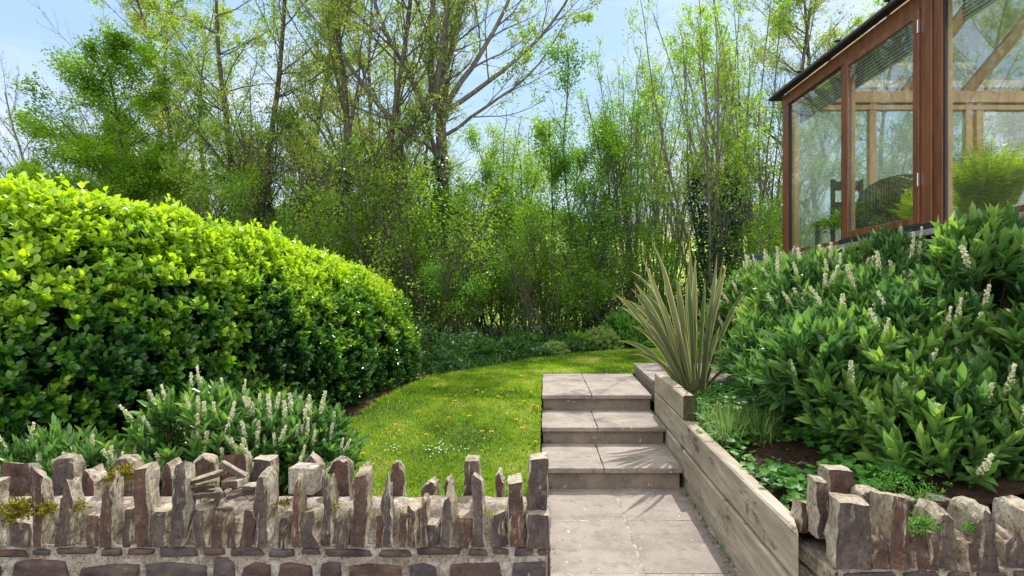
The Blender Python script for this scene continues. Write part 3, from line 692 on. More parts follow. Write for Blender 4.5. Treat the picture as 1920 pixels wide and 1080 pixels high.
short = [(15, 60, 985), (160, 186, 968), (232, 252, 955), (278, 316, 962), (366, 392, 958), (393, 424, 965), (426, 450, 975), (452, 476, 962), (524, 545, 972), (562, 600, 965), (634, 655, 972), (703, 716, 972), (745, 765, 968), (766, 784, 960),
         (799, 826, 985), (858, 888, 975), (921, 951, 968), (981, 987, 975), (-90, -60, 960), (-130, -92, 930)]
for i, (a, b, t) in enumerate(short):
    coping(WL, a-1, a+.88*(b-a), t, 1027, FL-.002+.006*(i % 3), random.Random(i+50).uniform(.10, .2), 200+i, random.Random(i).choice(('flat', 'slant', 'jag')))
back = [(-70, -20, 870, 'slant'), (0, 58, 872, 'slant'), (94, 141, 853, 'round'), (150, 176, 880, 'point'), (206, 252, 857, 'round'), (300, 330, 868, 'point'), (359, 398, 853, 'round'), (414, 462, 857, 'slant'), (468, 510, 862, 'flat'),
        (574, 611, 853, 'point'), (621, 656, 859, 'round'), (670, 690, 872, 'point'), (729, 757, 866, 'point'), (793, 816, 904, 'point'), (836, 850, 898, 'point'), (872, 900, 864, 'flat'), (929, 944, 886, 'point')]
for i, (a, b, t, k) in enumerate(back):
    coping(WL, a, b, t, 935, BL-.02-.006*(i % 4), random.Random(i+90).uniform(.07, .12), 300+i, k)
coping(WL, 989, 1026, 860, 962, FL+.06, .09, 350, 'flat', rz=0)
def moss(parent, spots, seed, m='moss'):
    r = np.random.default_rng(seed); mb = MB()
    for (c, rad, n, h) in spots:
        p = np.array(c)+r.normal(0, 1, (n, 3))*np.array([rad, rad*.4, rad*.6])
        d = r.normal(0, .7, (n, 3))+np.array([0, -.4, .6]); V, Fq, k = leaves(p, d, r.normal(size=(n, 3)), r.uniform(.4, 1, n)*h, h*.22, 'quad'); mb.add(V, Fq, r.uniform(0, 1, n))
    link('moss', mb.mesh('moss', M[m]), parent)
moss(WL, [(P(35, 955, 2.6), .035, 520, .04), (P(88, 955, 2.60), .026, 260, .035), (P(145, 950, 2.62), .025, 140, .03), (P(232, 890, 2.8), .035, 420, .035), (P(625, 950, 2.62), .02, 110, .025), (P(690, 962, 2.62), .015, 60, .02),
          (P(755, 962, 2.62), .014, 60, .02), (P(917, 965, 2.62), .016, 60, .02), (P(535, 945, 2.62), .015, 90, .03), (P(20, 975, 2.58), .02, 80, .03), (P(385, 940, 2.65), .015, 50, .02)], 4)
# loose pieces lying on the wall
def slab_piece(label, px, py, d, size, rot, m='slate', cat='stone', name='loose_stone', seed=0):
    bm = bmesh.new(); bx(bm, -size[0]/2, size[0]/2, -size[1]/2, size[1]/2, -size[2]/2, size[2]/2, .003)
    bmesh.ops.subdivide_edges(bm, edges=bm.edges[:], cuts=2, use_grid_fill=True)
    for v in bm.verts: v.co += Vector([noise.noise(v.co*25+Vector((seed+a*7, 0, 0))) for a in range(3)])*(.006 if m == 'slate' else .0015)
    if m == 'slate': 
        for v in bm.verts: v.co.x *= 1+.25*noise.noise(Vector((v.co.y*20, seed, 1)))
    o = link(name, bmesh_done('piece', bm, M[m]), label=label, cat=cat); o.location = P(px, py, d); o.rotation_euler = rot; return o
slab_piece('square pale concrete block standing on the wall before the lawn corner', 573, 897, 2.72, (.125, .10, .125), (0, 0, -.12), 'mortar', 'block', 'concrete_block')
pcs = [((393, 893), (.15, .06, .022), (0, -.25, .2), 'long grey slate piece leaning up to the left in the broken heap'),
       ((438, 882), (.13, .05, .03), (0, .62, .3), 'split pale slate piece lying diagonally on top of the broken heap'),
       ((385, 908), (.12, .08, .02), (.1, -.12, .1), 'flat thin slate under the leaning piece in the broken heap'),
       ((392, 925), (.11, .08, .03), (0, 0, .3), 'thick pale flake at the bottom left of the broken heap'),
       ((440, 905), (.10, .07, .035), (0, -.1, -.3), 'stubby grey stone in the middle of the broken heap'),
       ((452, 922), (.12, .06, .02), (.1, -.2, .4), 'pale flat chip at the right foot of the broken heap'),
       ((474, 912), (.08, .07, .025), (0, 0, .1), 'small square pale chip right of the broken heap'),
       ((405, 940), (.16, .05, .02), (0, -.75, .2), 'steep jagged splinter in front of the broken heap'),
       ((425, 950), (.07, .05, .018), (.2, .1, .1), 'small white chip in front of the broken heap'),
       ((478, 930), (.07, .05, .016), (.2, -.2, .5), 'thin white chip beside the round topped coping stone')]
for i, ((px, py), s, r_, lb) in enumerate(pcs):
    slab_piece(lb, px, py, 2.68+.01*(i % 4), s, r_, 'slate', 'stone', 'loose_stone', i*3)

WR = empty('rubble_wall', (2.2, 2.5, 0), label='rough stone garden wall with big upright coping stones, right of the sleepers', cat='stone wall')
FR, BR = 2.36, 2.70
rubble_face(WR, 1.372, 3.6, FR, BR, -.08, .455, 8, 0)
# left end face stones
mb = MB(); bm = bmesh.new()
for (y0, y1, z0, z1) in ((2.37, 2.70, .36, .45), (2.37, 2.52, .22, .35), (2.53, 2.70, .24, .35), (2.37, 2.7, .1, .21)):
    bx(bm, 1.362, 1.40, y0+.008, y1-.008, z0+.006, z1-.006, .008)
bmesh.ops.subdivide_edges(bm, edges=bm.edges[:], cuts=1)
for v in bm.verts: v.co += Vector([noise.noise(v.co*20+Vector((a*7, 0, 0))) for a in range(3)])*.006
link('end_facing', bmesh_done('endf', bm, M['slate']), WR)
haunch(WR, 1.385, 3.6, FR+.03, BR+.03, .57, .445, 5)
for i, (a, b, t, k, d, dep, bot) in enumerate([
        (1574, 1640, 944, 'flat', 2.35, .12, 1068), (1678, 1710, 941, 'slant', 2.36, .2, 1068), (1768, 1804, 957, 'round', 2.37, .2, 1070), (1840, 1878, 950, 'round', 2.37, .2, 1072),
        (1534, 1560, 903, 'flat', 2.50, .09, 1010), (1637, 1672, 1004, 'jag', 2.36, .2, 1068), (1715, 1752, 1003, 'flat', 2.37, .2, 1070), (1812, 1838, 1010, 'jag', 2.37, .18, 1072), (1888, 1925, 1000, 'jag', 2.38, .2, 1075), (1930, 1980, 960, 'flat', 2.38, .2, 1075),
        (1500, 1524, 947, 'slant', 2.6, .1, 1000), (1552, 1606, 882, 'flat', 2.72, .10, 960), (1618, 1658, 920, 'round', 2.62, .12, 970), (1695, 1730, 935, 'round', 2.66, .1, 970), (1745, 1800, 936, 'round', 2.66, .1, 975), (1820, 1860, 950, 'slant', 2.66, .1, 975), (1750, 1768, 1000, 'flat', 2.36, .2, 1070), (1655, 1676, 985, 'slant', 2.45, .15, 1050)]):
    coping(WR, a, b, t, bot, d, dep, 400+i, k, rz=-.12 if i < 4 else None)
moss(WR, [(P(1725, 985, 2.38), .035, 420, .03), (P(1822, 990, 2.4), .02, 120, .03), (P(1665, 905, 2.7), .05, 300, .03), (P(1735, 925, 2.68), .05, 240, .03)], 6, 'cover')

# ------------------------------------------------------------------ planting bed on the right
def bed_z(x, y):
    t = x-timber_x(y)-.1
    return .52+.30*max(0, t)**1.2*.55+.03*noise.noise(Vector((x*3, y*3, 1)))+(-.03 if t < .08 else 0)
ysb = list(np.linspace(2.62, 6.48, 34))
V, Fc = grid_mesh('bed', lambda y: (timber_x(y)+.085, 3.62), ysb, 30, bed_z, None); mb = MB(); mb.add(V, Fc)
V, Fc = grid_mesh('bed2', lambda y: (xl(8.42)+.98 if y < 8.45 else xl(8.42)+.98, 3.62), list(np.linspace(6.48, 9.5, 12)), 10, bed_z, None); mb.add(V, Fc)
link('flower_bed', mb.mesh('bed', M['soil'], True), kind='structure')
r = np.random.default_rng(11); mb = MB()
n = 2600; yy = r.uniform(2.9, 5.6, n); xx = np.array([timber_x(b) for b in yy])+.12+r.uniform(0, 1.1, n)
p = np.stack([xx, yy, np.array([bed_z(a, b) for a, b in zip(xx, yy)])+.008], 1)
V, Fq, k = leaves(p, np.stack([r.normal(size=n), r.normal(size=n), r.normal(0, .25, n)], 1), np.stack([r.normal(0, .4, n), r.normal(0, .4, n), np.ones(n)], 1), r.uniform(.012, .05, n), r.uniform(.004, .014, n), 'quad')
mb.add(V, Fq, r.uniform(0, 1, n)**1.8); link('bark_mulch', mb.mesh('chips', M['chip']), kind='stuff', label='dark bark chips mulching the bed behind the sleepers', cat='mulch')
# low geranium-like ground cover
mb = MB()
def lobed(mb, c, rad, nrm, v, r):
    nrm = nrm/np.linalg.norm(nrm); a0 = r.uniform(0, 6.28)
    s = np.cross(nrm, [0, .3, 1]); s = s/np.linalg.norm(s); u = np.cross(nrm, s)
    k = 10; a = a0+np.arange(k)*6.2832/k; rr = rad*np.where(np.arange(k) % 2, .68, 1.0)
    ring = c+rr[:, None]*(np.cos(a)[:, None]*s+np.sin(a)[:, None]*u)+nrm*rad*.18
    V = np.concatenate([[c], ring]); mb.add(V, np.array([[0, i+1, (i+1) % k+1] for i in range(k)]), np.full(k, v))
cl = []
for _ in range(1500):
    y_ = r.uniform(2.85, 6.3); x_ = timber_x(y_)+.14+abs(r.normal(0, .5)); 
    hole = ((x_-X(1470, 3.6))/.22)**2+((y_-3.6)/.42)**2
    if hole < 1: continue
    if y_ > 4.9 and x_ < timber_x(y_)+.25 and r.random() < .6: continue
    cl.append((x_, y_))
for (x_, y_) in cl:
    z_ = bed_z(x_, y_)
    for q in range(3):
        lobed(mb, np.array([x_+r.normal(0, .04), y_+r.normal(0, .04), z_+r.uniform(.02, .10)]), r.uniform(.018, .036), np.array([r.normal(0, .35), r.normal(0, .35)-.15, 1.]), np.clip(r.normal(.5, .25), 0, 1), r)
link('bed_ground_cover', mb.mesh('cover', M['cover']), kind='stuff', label='low lobed green leaves spreading over the soil behind the sleepers', cat='ground cover')
sg = empty('sedge_tuft', (X(1375, 4.35), 4.35, bed_z(X(1375, 4.35), 4.35)), label='arching pale green grassy tuft behind the sleeper wall', cat='ornamental grass')
mb = MB()
for i in range(14):
    tuft(mb, sg.location.x+.07+r.normal(0, .08), sg.location.y+r.normal(0, .20), sg.location.z, 60, .28, .007, 1.2, r, (.0, -.1))
link('foliage', mb.mesh('sedge', M['pale_leaf']), sg)

# ------------------------------------------------------------------ sword-leaved plant
ph = empty('sword_leaf_plant', (1.98, 6.05, .56), label='tall spiky plant with yellow edged sword leaves beside the landing', cat='phormium')
def blade(b, tip, wd, sag, k):
    b = Vector(b); tip = Vector(tip); n = 14; V = []; Fq = []; A = []; E = []
    dirv = tip-b; L_ = dirv.length; side_ = dirv.cross(Vector((0, -1, 0))).normalized(); r_ = random.Random(k)
    tw0 = r_.uniform(-.5, .5); side_ = Matrix.Rotation(tw0, 3, dirv.normalized()) @ side_
    for i in range(n+1):
        t = i/n; p = b.lerp(tip, t)+Vector((0, 0, sag*4*t*(1-t)*L_)); 
        wdt = wd*(.75+.9*t-.35*t*t)*min(1, (1-t)*3.2+.02)*.62
        s = Matrix.Rotation(tw0*t, 3, dirv.normalized()) @ side_; nn = s.cross(dirv.normalized())
        for u in (-1, -.80, 0, .80, 1): V.append(p+s*wdt*u*.5+nn*wdt*.28*abs(u))
    for i in range(n):
        for j in range(4):
            Fq.append((i*5+j, i*5+j+1, (i+1)*5+j+1, (i+1)*5+j)); A.append(i/n*r_.uniform(.75, 1.1)); E.append(1 if j in (0, 3) else 0)
    me = amesh('blade', np.array([list(v) for v in V]), np.array(Fq), M['phormium'], A, True)
    e = me.attributes.new('e', 'FLOAT', 'FACE'); e.data.foreach_set('value', np.array(E, np.float32)); return me
tips = [(1221, 450), (1203, 480), (1180, 508), (1292, 447), (1304, 483), (1345, 475), (1357, 482), (1150, 550), (1155, 640), (1185, 665), (1405, 540), (1363, 495), (1268, 515), (1286, 520), (1183, 540), (1195, 560),
        (1160, 575), (1210, 600), (1290, 500), (1322, 520), (1230, 560), (1245, 590), (1320, 600), (1375, 690), (1215, 520), (1192, 585), (1225, 535), (1340, 560), (1180, 610), (1260, 560), (1300, 560), (1240, 500),
        (1172, 562), (1205, 548), (1200, 572), (1188, 528), (1232, 610), (1335, 540), (1350, 610), (1276, 600)]
for i, (px, py) in enumerate(tips):
    rr = random.Random(i+3); d = 6.05+rr.uniform(-.45, .35); t = P(px, py, d)
    if i in (17, 22, 29, 36): continue
    ang = (px-1300)/150; b = (1.98+.10*ang+rr.uniform(-.03, .03), 6.05+rr.uniform(-.08, .08), .56)
    sag = .04+.10*min(1.2, abs(ang))**1.2*rr.uniform(.6, 2.0) if py < 620 else .18
    link('leaf', blade(b, t, rr.uniform(.065, .10), sag, i), ph)
stv, stf = tube([(1.9, 6.0, .5), (1.95, 6.03, .62), (2.0, 6.05, .78)], [.10, .085, .05], 10); link('root_crown', amesh('rootc', stv, stf, M['twig'], smooth=True), ph)

# ------------------------------------------------------------------ hedge
hd = empty('hedge', (-2.5, 5.2, .2), label='tall clipped evergreen hedge with glossy yellow green leaves, left of the lawn', cat='hedge')
pts = [(2.3, -4.9, 2.36), (3.0, -3.95, 2.36), (3.7, -3.15, 2.34), (4.5, -2.5, 2.30), (5.25, -2.0, 2.22), (6.2, -1.70, 2.11), (7.15, -1.46, 1.95), (7.9, -1.30, 1.78), (8.5, -1.18, 1.60)]
PY = np.array([p[0] for p in pts]); PX = np.array([p[1] for p in pts]); PZ = np.array([p[2] for p in pts])
arc = np.concatenate([[0], np.cumsum(np.hypot(np.diff(PX), np.diff(PY)))]); SL = arc[-1]
def hedge_pt(s, th, inset=0):
    """s along, th: 0 front foot ... 1 back foot over the top"""
    x = np.interp(s, arc, PX); y = np.interp(s, arc, PY); zt = np.interp(s, arc, PZ)
    e = .05; tx = np.interp(s+e, arc, PX)-np.interp(s-e, arc, PX); ty = np.interp(s+e, arc, PY)-np.interp(s-e, arc, PY)
    q = np.hypot(tx, ty)+1e-9; nx, ny = ty/q, -tx/q            # outward = to the lawn side
    endf = np.clip((SL-s)/.7, 0, 1)**.5; endf = np.maximum(endf, .15)
    hw = 1.0*endf-inset; cx = x-nx*1.0; cy = y-ny*1.0
    z0 = .05; h = (zt-z0)*(.55+.45*np.clip((SL-s)/.5, 0, 1)**.6)-inset
    a = th*math.pi; c = np.cos(a); s_ = np.sin(a)
    pw = .52
    ex = np.sign(c)*np.abs(c)**pw; ez = np.abs(s_)**.8
    # bulge outward towards the top, narrower at the foot
    wob = np.array([.05*noise.noise(Vector((a*1.1, b*3.2, 1)))+.09*noise.noise(Vector((a*3.1, b*8, 5)))+.06*noise.noise(Vector((a*8, b*20, 9))) for a, b in zip(np.atleast_1d(s), np.atleast_1d(th))])
    foot = np.where(th < .5, np.clip(th/.12, 0, 1), 1); hw = hw*(.86+.14*foot)+wob*foot
    X_ = cx+nx*hw*ex; Y_ = cy+ny*hw*ex; Z_ = z0+h*ez+wob*.6*ez
    on = np.stack([nx*np.sign(c)*np.abs(c)**1.2, ny*np.sign(c)*np.abs(c)**1.2, s_**1.6+.0*s_], -1)
    return np.stack([X_, Y_, Z_], -1), unit(on)
r = np.random.default_rng(21); mb = MB()
m_ = 40000; s = r.uniform(0.1, SL, m_); th = r.beta(1.0, 1.25, m_)*.86
inset = r.exponential(.075, m_)-.03-(r.random(m_) < .05)*r.uniform(.02, .11, m_); B, O = hedge_pt(s, th, 0); B = B-O*inset[:, None]
D = O*.75+np.array([.1, 0, .62])+r.normal(0, .38, (m_, 3))
def add_shoots(mb, sel, n, Ls, ll, lw, kind, bright):
    V, Fq, k, t = shoot_leaves(r, B[sel], D[sel], n, Ls, ll, lw, 1.15, .55, .35, kind, .35)
    topn = np.clip((B[sel][:, 2]-1.2)/1.4, 0, 1)*.34+np.clip(O[sel][:, 2], 0, 1)*.20-np.clip(inset[sel]*2.2, 0, .4)  # paler young growth at the top; shade painted into lower and inner leaves
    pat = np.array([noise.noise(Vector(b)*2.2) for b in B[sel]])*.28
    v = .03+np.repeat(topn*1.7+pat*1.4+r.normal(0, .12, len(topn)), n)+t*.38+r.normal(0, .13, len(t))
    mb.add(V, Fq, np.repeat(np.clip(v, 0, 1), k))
hn = np.array([noise.noise(Vector(b)*6.5)+.6*noise.noise(Vector(b)*14) for b in B]); kp = hn > np.interp(th, [0, .25, .38, .55], [-.03, -.12, -.32, -.8]); B, D, O, inset, th = B[kp], D[kp], O[kp], inset[kp], th[kp]
ncl = B[:, 1] < 4.9
add_shoots(mb, ncl, 8, .085, .054, .034, 'oval', 0); 
mb2 = MB(); add_shoots(mb2, ~ncl, 8, .075, .043, .026, 'fold', 0)
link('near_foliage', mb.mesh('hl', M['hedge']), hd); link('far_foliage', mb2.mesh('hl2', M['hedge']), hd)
ss = np.linspace(.0, SL, 60); tt = np.linspace(0, 1, 26); g_s, g_t = np.meshgrid(ss, tt, indexing='ij')
Vc, _ = hedge_pt(g_s.ravel(), g_t.ravel(), .27); k = 26
Fc = [(i*k+j, i*k+j+1, (i+1)*k+j+1, (i+1)*k+j) for i in range(59) for j in range(25)]
link('shade_core', amesh('core', Vc, np.array(Fc), M['core']), hd)  # dark shell standing in for the shade inside the hedge

# ------------------------------------------------------------------ flowering laurels
def spike_mesh(seed, h):
    r = np.random.default_rng(seed); mb = MB(); V, Fq = tube([(0, 0, 0), (.002, 0, h*.5), (0, 0, h)], [.0018, .0015, .0008], 4); mb.add(V, Fq, np.full(len(Fq), .0))
    n = 150; t = r.uniform(.15, 1, n); az = r.uniform(0, 6.28, n); rad = (.0095+.004*r.random(n))*(1-.45*t)
    c = np.stack([np.cos(az)*rad, np.sin(az)*rad, t*h], 1); d = np.stack([np.cos(az), np.sin(az), .4+0*az], 1)
    V, Fq, k = leaves(c, r.normal(size=(n, 3)), d, .0095, .0085, 'quad'); mb.add(V, Fq, np.clip(r.normal(.78, .22, n), 0, 1))
    V, Fq, k = leaves(c-d*.002, np.cross(d, r.normal(size=(n, 3))), r.normal(size=(n, 3)), .008, .007, 'quad'); mb.add(V, Fq, np.clip(r.normal(.35, .25, n), 0, 1))
    return mb.mesh('spike', M['cream'])
SPK = [spike_mesh(i, (.12, .15, .175)[i]) for i in range(3)]
def laurel(name_loc, label, blobs, nshoot, nspike, seed, ll=.095, lw=.030, open_dir=(0, -1, .4), dark=0, extra=None, near_=False, spk_scale=1.0):
    """blobs: (cx,cy,cz,rx,ry,rz)"""
    r = np.random.default_rng(seed); root = empty('laurel_shrub', name_loc, label=label, cat='laurel shrub')
    bl = np.array(blobs); lw *= .86; wts = bl[:, 3]*bl[:, 4]+bl[:, 4]*bl[:, 5]; idx = r.choice(len(bl), nshoot, p=wts/wts.sum())
    d = unit(r.normal(size=(nshoot, 3))); d[:, 2] = np.abs(d[:, 2])*1.0-.25*r.random(nshoot); d = unit(d)
    rad = 1-r.exponential(.13, nshoot); P_ = bl[idx, :3]+d*bl[idx, 3:]*rad[:, None]
    keep = np.ones(nshoot, bool)
    for b in bl:     # drop the shoots deep inside other lobes
        q = (((P_-b[:3])/b[3:])**2).sum(1); keep &= q > .42
    keep &= (P_[:, 0] < 3.52) | (P_[:, 1] > 9)
    P_ = P_[keep]; d = d[keep]; rad = rad[keep]
    D = d*.55+np.array([0, -.05, .8])+r.normal(0, .3, (len(P_), 3)); mb = MB(); hn = np.array([noise.noise(Vector(b)*5) for b in P_]); kk_ = hn > -.28
    P_, d, rad, D = P_[kk_], d[kk_], rad[kk_], D[kk_]
    V, Fq, k, t = shoot_leaves(r, P_, D, 12, .15, ll*1.12, lw, (.85 if near_ else 1.0), .15, .2, 'oval' if near_ else 'fold', .32)
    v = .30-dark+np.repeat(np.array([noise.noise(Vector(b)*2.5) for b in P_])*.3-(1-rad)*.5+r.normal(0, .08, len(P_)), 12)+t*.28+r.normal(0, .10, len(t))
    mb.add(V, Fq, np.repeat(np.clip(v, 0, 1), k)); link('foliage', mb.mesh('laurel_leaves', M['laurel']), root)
    mb = MB(); base = np.array([name_loc])[0]
    for i in range(min(150, len(P_))):
        a = P_[i]; c = np.array([a[0]*.6+base[0]*.4, a[1]*.6+base[1]*.4, base[2]+.25*(a[2]-base[2])])
        V, Fq = tube([base+r.normal(0, .1, 3)*[1, 1, 0], c, a, a+unit(D[i:i+1])[0]*.12], [.011, .008, .004, .002], 5); mb.add(V, Fq)
    if extra:
        for pl, rr in extra: V, Fq = tube(pl, rr, 7); mb.add(V, Fq)
    link('stem', mb.mesh('laurel_stem', M['twig'], True), root)
    # spikes at the outer shoots, favouring the ones that face the open side
    od = unit(np.array([open_dir]))[0]; sc = (d*od).sum(1)+r.uniform(0, .9, len(d))+(rad > .85)*.5
    order = np.argsort(-sc)[:nspike*3]; r.shuffle(order); order = order[:nspike]
    Dn = unit(D)
    for q, i in enumerate(order):
        o = bpy.data.objects.new('flower_spike', SPK[q % 3]); C.objects.link(o); o.parent = root
        o.location = Vector(P_[i]+Dn[i]*.15)-root.location
        u = Vector(Dn[i]+np.array([0, 0, .5])).normalized(); o.rotation_euler = u.to_track_quat('Z', 'Y').to_euler(); o.scale = (spk_scale*r.uniform(.95, 1.35),)*3
    return root
laurel((-1.95, 3.6, .0), 'bushy laurel with cream flower spikes, in front of the hedge behind the left wall',
       [(-2.0, 3.65, .47, .38, .35, .40), (-1.65, 3.75, .43, .36, .35, .37), (-1.42, 3.85, .42, .25, .3, .28)], 880, 85, 31, .09, .032, near_=True, spk_scale=.8)
laurel((-2.75, 3.35, .0), 'small low laurel with few flower spikes, at the far left behind the wall',
       [(-2.75, 3.4, .35, .3, .25, .32), (-2.5, 3.3, .3, .25, .2, .28), (-3.0, 3.4, .25, .3, .25, .3)], 360, 24, 32, .09, .032, near_=True, spk_scale=.8)
laurel((2.75, 6.2, .75), 'leafy laurel full of cream spikes, between the spiky plant and the conservatory corner',
       [(2.95, 6.5, 1.25, .45, .6, .66), (3.2, 6.9, 1.45, .45, .6, .55), (3.2, 5.9, 1.45, .38, .5, .52), (2.75, 5.7, 1.05, .33, .4, .48), (2.6, 6.6, 1.15, .3, .35, .5)], 1900, 98, 33, .095, .03)
laurel((2.7, 4.8, .7), 'wide laurel with many cream spikes, under the conservatory window',
       [(2.75, 5.0, 1.2, .55, .55, .68), (3.15, 4.7, 1.35, .42, .5, .66), (2.35, 4.75, .95, .42, .45, .45), (2.25, 4.3, .85, .4, .35, .38), (2.8, 4.3, 1.1, .5, .4, .6)], 2200, 98, 34, .10, .032)
tall = [([(3.05, 3.75, .7), (3.0, 3.7, 1.2), (2.95, 3.6, 1.55), (3.02, 3.55, 1.85), (3.1, 3.5, 2.05)], [.02, .016, .012, .008, .004]),
        ([(2.7, 3.8, .7), (2.5, 3.7, 1.05), (2.2, 3.6, 1.28), (1.95, 3.55, 1.40)], [.018, .013, .009, .004]),
        ([(2.98, 3.62, 1.45), (2.75, 3.5, 1.7), (2.6, 3.45, 1.85)], [.009, .006, .003])]
laurel((2.8, 3.6, .6), 'tall dark laurel with bare brown branches showing, behind the right stone wall',
       [(2.75, 3.75, 1.0, .5, .45, .55), (3.12, 3.6, 1.35, .40, .35, .66), (2.35, 3.55, .85, .42, .35, .42), (3.2, 3.25, .95, .45, .3, .5), (2.6, 3.2, .75, .5, .28, .32), (2.1, 3.75, .95, .30, .35, .40), (3.0, 2.98, .72, .5, .24, .34), (3.2, 3.35, 1.3, .32, .25, .36), (2.45, 3.02, .66, .35, .18, .22)], 2300, 60, 35, .115, .044, extra=tall, dark=.02, near_=True)

# ------------------------------------------------------------------ conservatory
XC, YC, ZS, ZE = 3.6, 7.41, 2.24, 4.22       # wall line, far corner, sill level, eaves
CE = 7.6
cons = empty('conservatory', (4.6, 5.5, 0.6), label='timber framed glass conservatory raised on a stone base at the upper right', cat='conservatory')
YN = 1.0   # near end (outside the frame)
bm = bmesh.new(); bx(bm, XC+.03, CE, YN, YC-.02, .3, ZS-.09); link('stone_base', bmesh_done('base', bm, M['rubble']), cons)
bm = bmesh.new(); bx(bm, XC-.09, XC+.14, YN, YC+.06, ZS-.085, ZS-.03, .006); bx(bm, XC+.15, CE, YC-.09, YC+.06, ZS-.085, ZS-.03, .006); link('sill', bmesh_done('sill', bm, M['sill']), cons)
bm = bmesh.new(); bx(bm, XC+.15, CE, YN, YC-.1, ZS-.2, ZS-.12); link('floor', bmesh_done('floor', bm, M['tile']), cons)
# outer frame (brown) with an inner pine skin
def frame(parts, m, name):
    bm = bmesh.new()
    for p in parts: bx(bm, *p, .004)
    return link(name, bmesh_done(name, bm, M[m]), cons)
T = .075
posts = [YC-.06, 6.05, 4.83]
frame([(XC-.02, XC+.035, YC-.14, YC, ZS-.03, ZE+.02)], 'mahogany', 'corner_post')
frame([(XC-.02, XC+.035, 6.00, 6.09, ZS+.03, ZE-.06)], 'mahogany', 'mullion')
frame([(XC-.035, XC+.035, 4.76, 4.88, ZS-.03, ZE+.0), (XC-.02, XC+.03, 4.66, 4.755, ZS-.03, ZE)], 'mahogany', 'mullion')
frame([(XC-.02, XC+.035, 3.0, 3.1, ZS+.03, ZE-.06)], 'mahogany', 'mullion')
frame([(XC-.018, XC+.033, YN, 4.655, ZS-.03, ZS+.035), (XC-.018, XC+.033, 4.885, YC-.145, ZS-.03, ZS+.03)], 'mahogany', 'bottom_rail')
frame([(XC-.025, XC+.04, YN, YC-.0, ZE-.055, ZE+.09)], 'mahogany', 'eaves_beam')
# inner pine posts of the side wall
frame([(XC+.04, XC+.09, YC-.22, YC-.08, ZS-.03, ZE+.05), (XC+.04, XC+.085, 6.01, 6.08, ZS, ZE), (XC+.04, XC+.085, 4.68, 4.86, ZS, ZE), (XC+.04, XC+.08, 3.02, 3.08, ZS, ZE)], 'pine', 'inner_post')
frame([(XC+.045, XC+.10, YN, YC-.23, ZE-.03, ZE+.05)], 'pine', 'inner_eaves')
# opening sash with hinges and threshold
ob = bmesh.new()
for p in ((XC-.05, XC-.022, 4.89, 4.965, ZS+.035, ZE-.065), (XC-.05, XC-.022, 5.925, 5.995, ZS+.035, ZE-.065), (XC-.05, XC-.022, 4.97, 5.92, ZS+.035, ZS+.10), (XC-.05, XC-.022, 4.97, 5.92, ZE-.13, ZE-.065)): bx(ob, *p, .004)
sash = link('opening_sash', bmesh_done('sash', ob, M['mahogany']), cons)
bm = bmesh.new(); bx(bm, XC-.04, XC-.034, 4.966, 5.924, ZS+.10, ZE-.13); g = link('pane', bmesh_done('pane', bm, M['glass']), cons); 
bm = bmesh.new(); bx(bm, XC-.075, XC-.02, 4.72, 6.05, ZS-.028, ZS+.028, .004); link('threshold', bmesh_done('thr', bm, M['rub']), cons)
for z in (ZE-.22, ZS+.42):
    bm = bmesh.new(); bx(bm, XC-.062, XC-.037, 4.885, 4.905, z-.06, z+.06, .003); link('hinge', bmesh_done('hinge', bm, M['steel']), cons)
bm = bmesh.new(); bx(bm, XC+.0, XC+.006, 6.095, YC-.145, ZS+.03, ZE-.055); link('pane', bmesh_done('pane', bm, M['glass']), cons)
bm = bmesh.new(); bx(bm, XC+.0, XC+.006, 3.105, 4.655, ZS+.035, ZE-.055); link('pane', bmesh_done('pane', bm, M['glass']), cons)
bm = bmesh.new(); bx(bm, XC+.0, XC+.006, YN, 2.995, ZS+.035, ZE-.055); link('pane', bmesh_done('pane', bm, M['glass']), cons)
bm = bmesh.new()
for p in ((XC-.012, XC+.0, YC-.165, YC-.145), (XC-.012, 0+XC, 6.09, 6.105), (XC-.012, XC, 4.64, 4.655)): bx(bm, p[0], p[1], p[2], p[3], ZS+.03, ZE-.06)
link('glazing_bead', bmesh_done('bead', bm, M['rub']), cons)
# far wall (faces the trees): pine inside
xs_ = [XC+.09, 4.60, 5.40, 5.78, 6.02, CE]
fp = []
for x_ in (4.72, 5.58, 5.98, 6.12, 7.0): fp.append((x_-.045, x_+.045, YC-.09, YC-.02, ZS-.03, ZE+.0))
frame(fp, 'pine', 'inner_post')
frame([(XC+.10, CE, YC-.12, YC-.03, ZE-.02, ZE+.13), (XC+.10, CE, YC-.10, YC-.035, ZE-.11, ZE-.045)], 'pine', 'eaves_plate')
frame([(XC+.10, CE, YC-.09, YC-.03, ZS-.02, ZS+.06)], 'pine', 'inner_rail')
frame([(XC+.0, CE, YC-.015, YC+.03, ZE-.05, ZE+.1), (XC+.04, CE, YC-.015, YC+.02, ZS-.03, ZS+.04)], 'mahogany', 'outer_rail')
for a, b in ((3.70, 4.67), (4.77, 5.53), (5.63, 5.93)):
    bm = bmesh.new(); bx(bm, a, b, YC-.055, YC-.05, ZS+.06, ZE-.11); link('pane', bmesh_done('pane', bm, M['glass_fog']), cons)
for a, b in ((6.17, 6.95), (7.05, CE)):
    bm = bmesh.new(); bx(bm, a, b, YC-.055, YC-.05, ZS+.06, ZE-.11); link('pane', bmesh_done('pane', bm, M['glass']), cons)
bm = bmesh.new(); bx(bm, 5.94, 5.965, YC-.13, YC-.09, 3.35, 3.53, .004); bx(bm, 5.90, 5.965, YC-.15, YC-.13, 3.42, 3.45, .003); link('door_handle', bmesh_done('hnd', bm, M['steel']), cons)
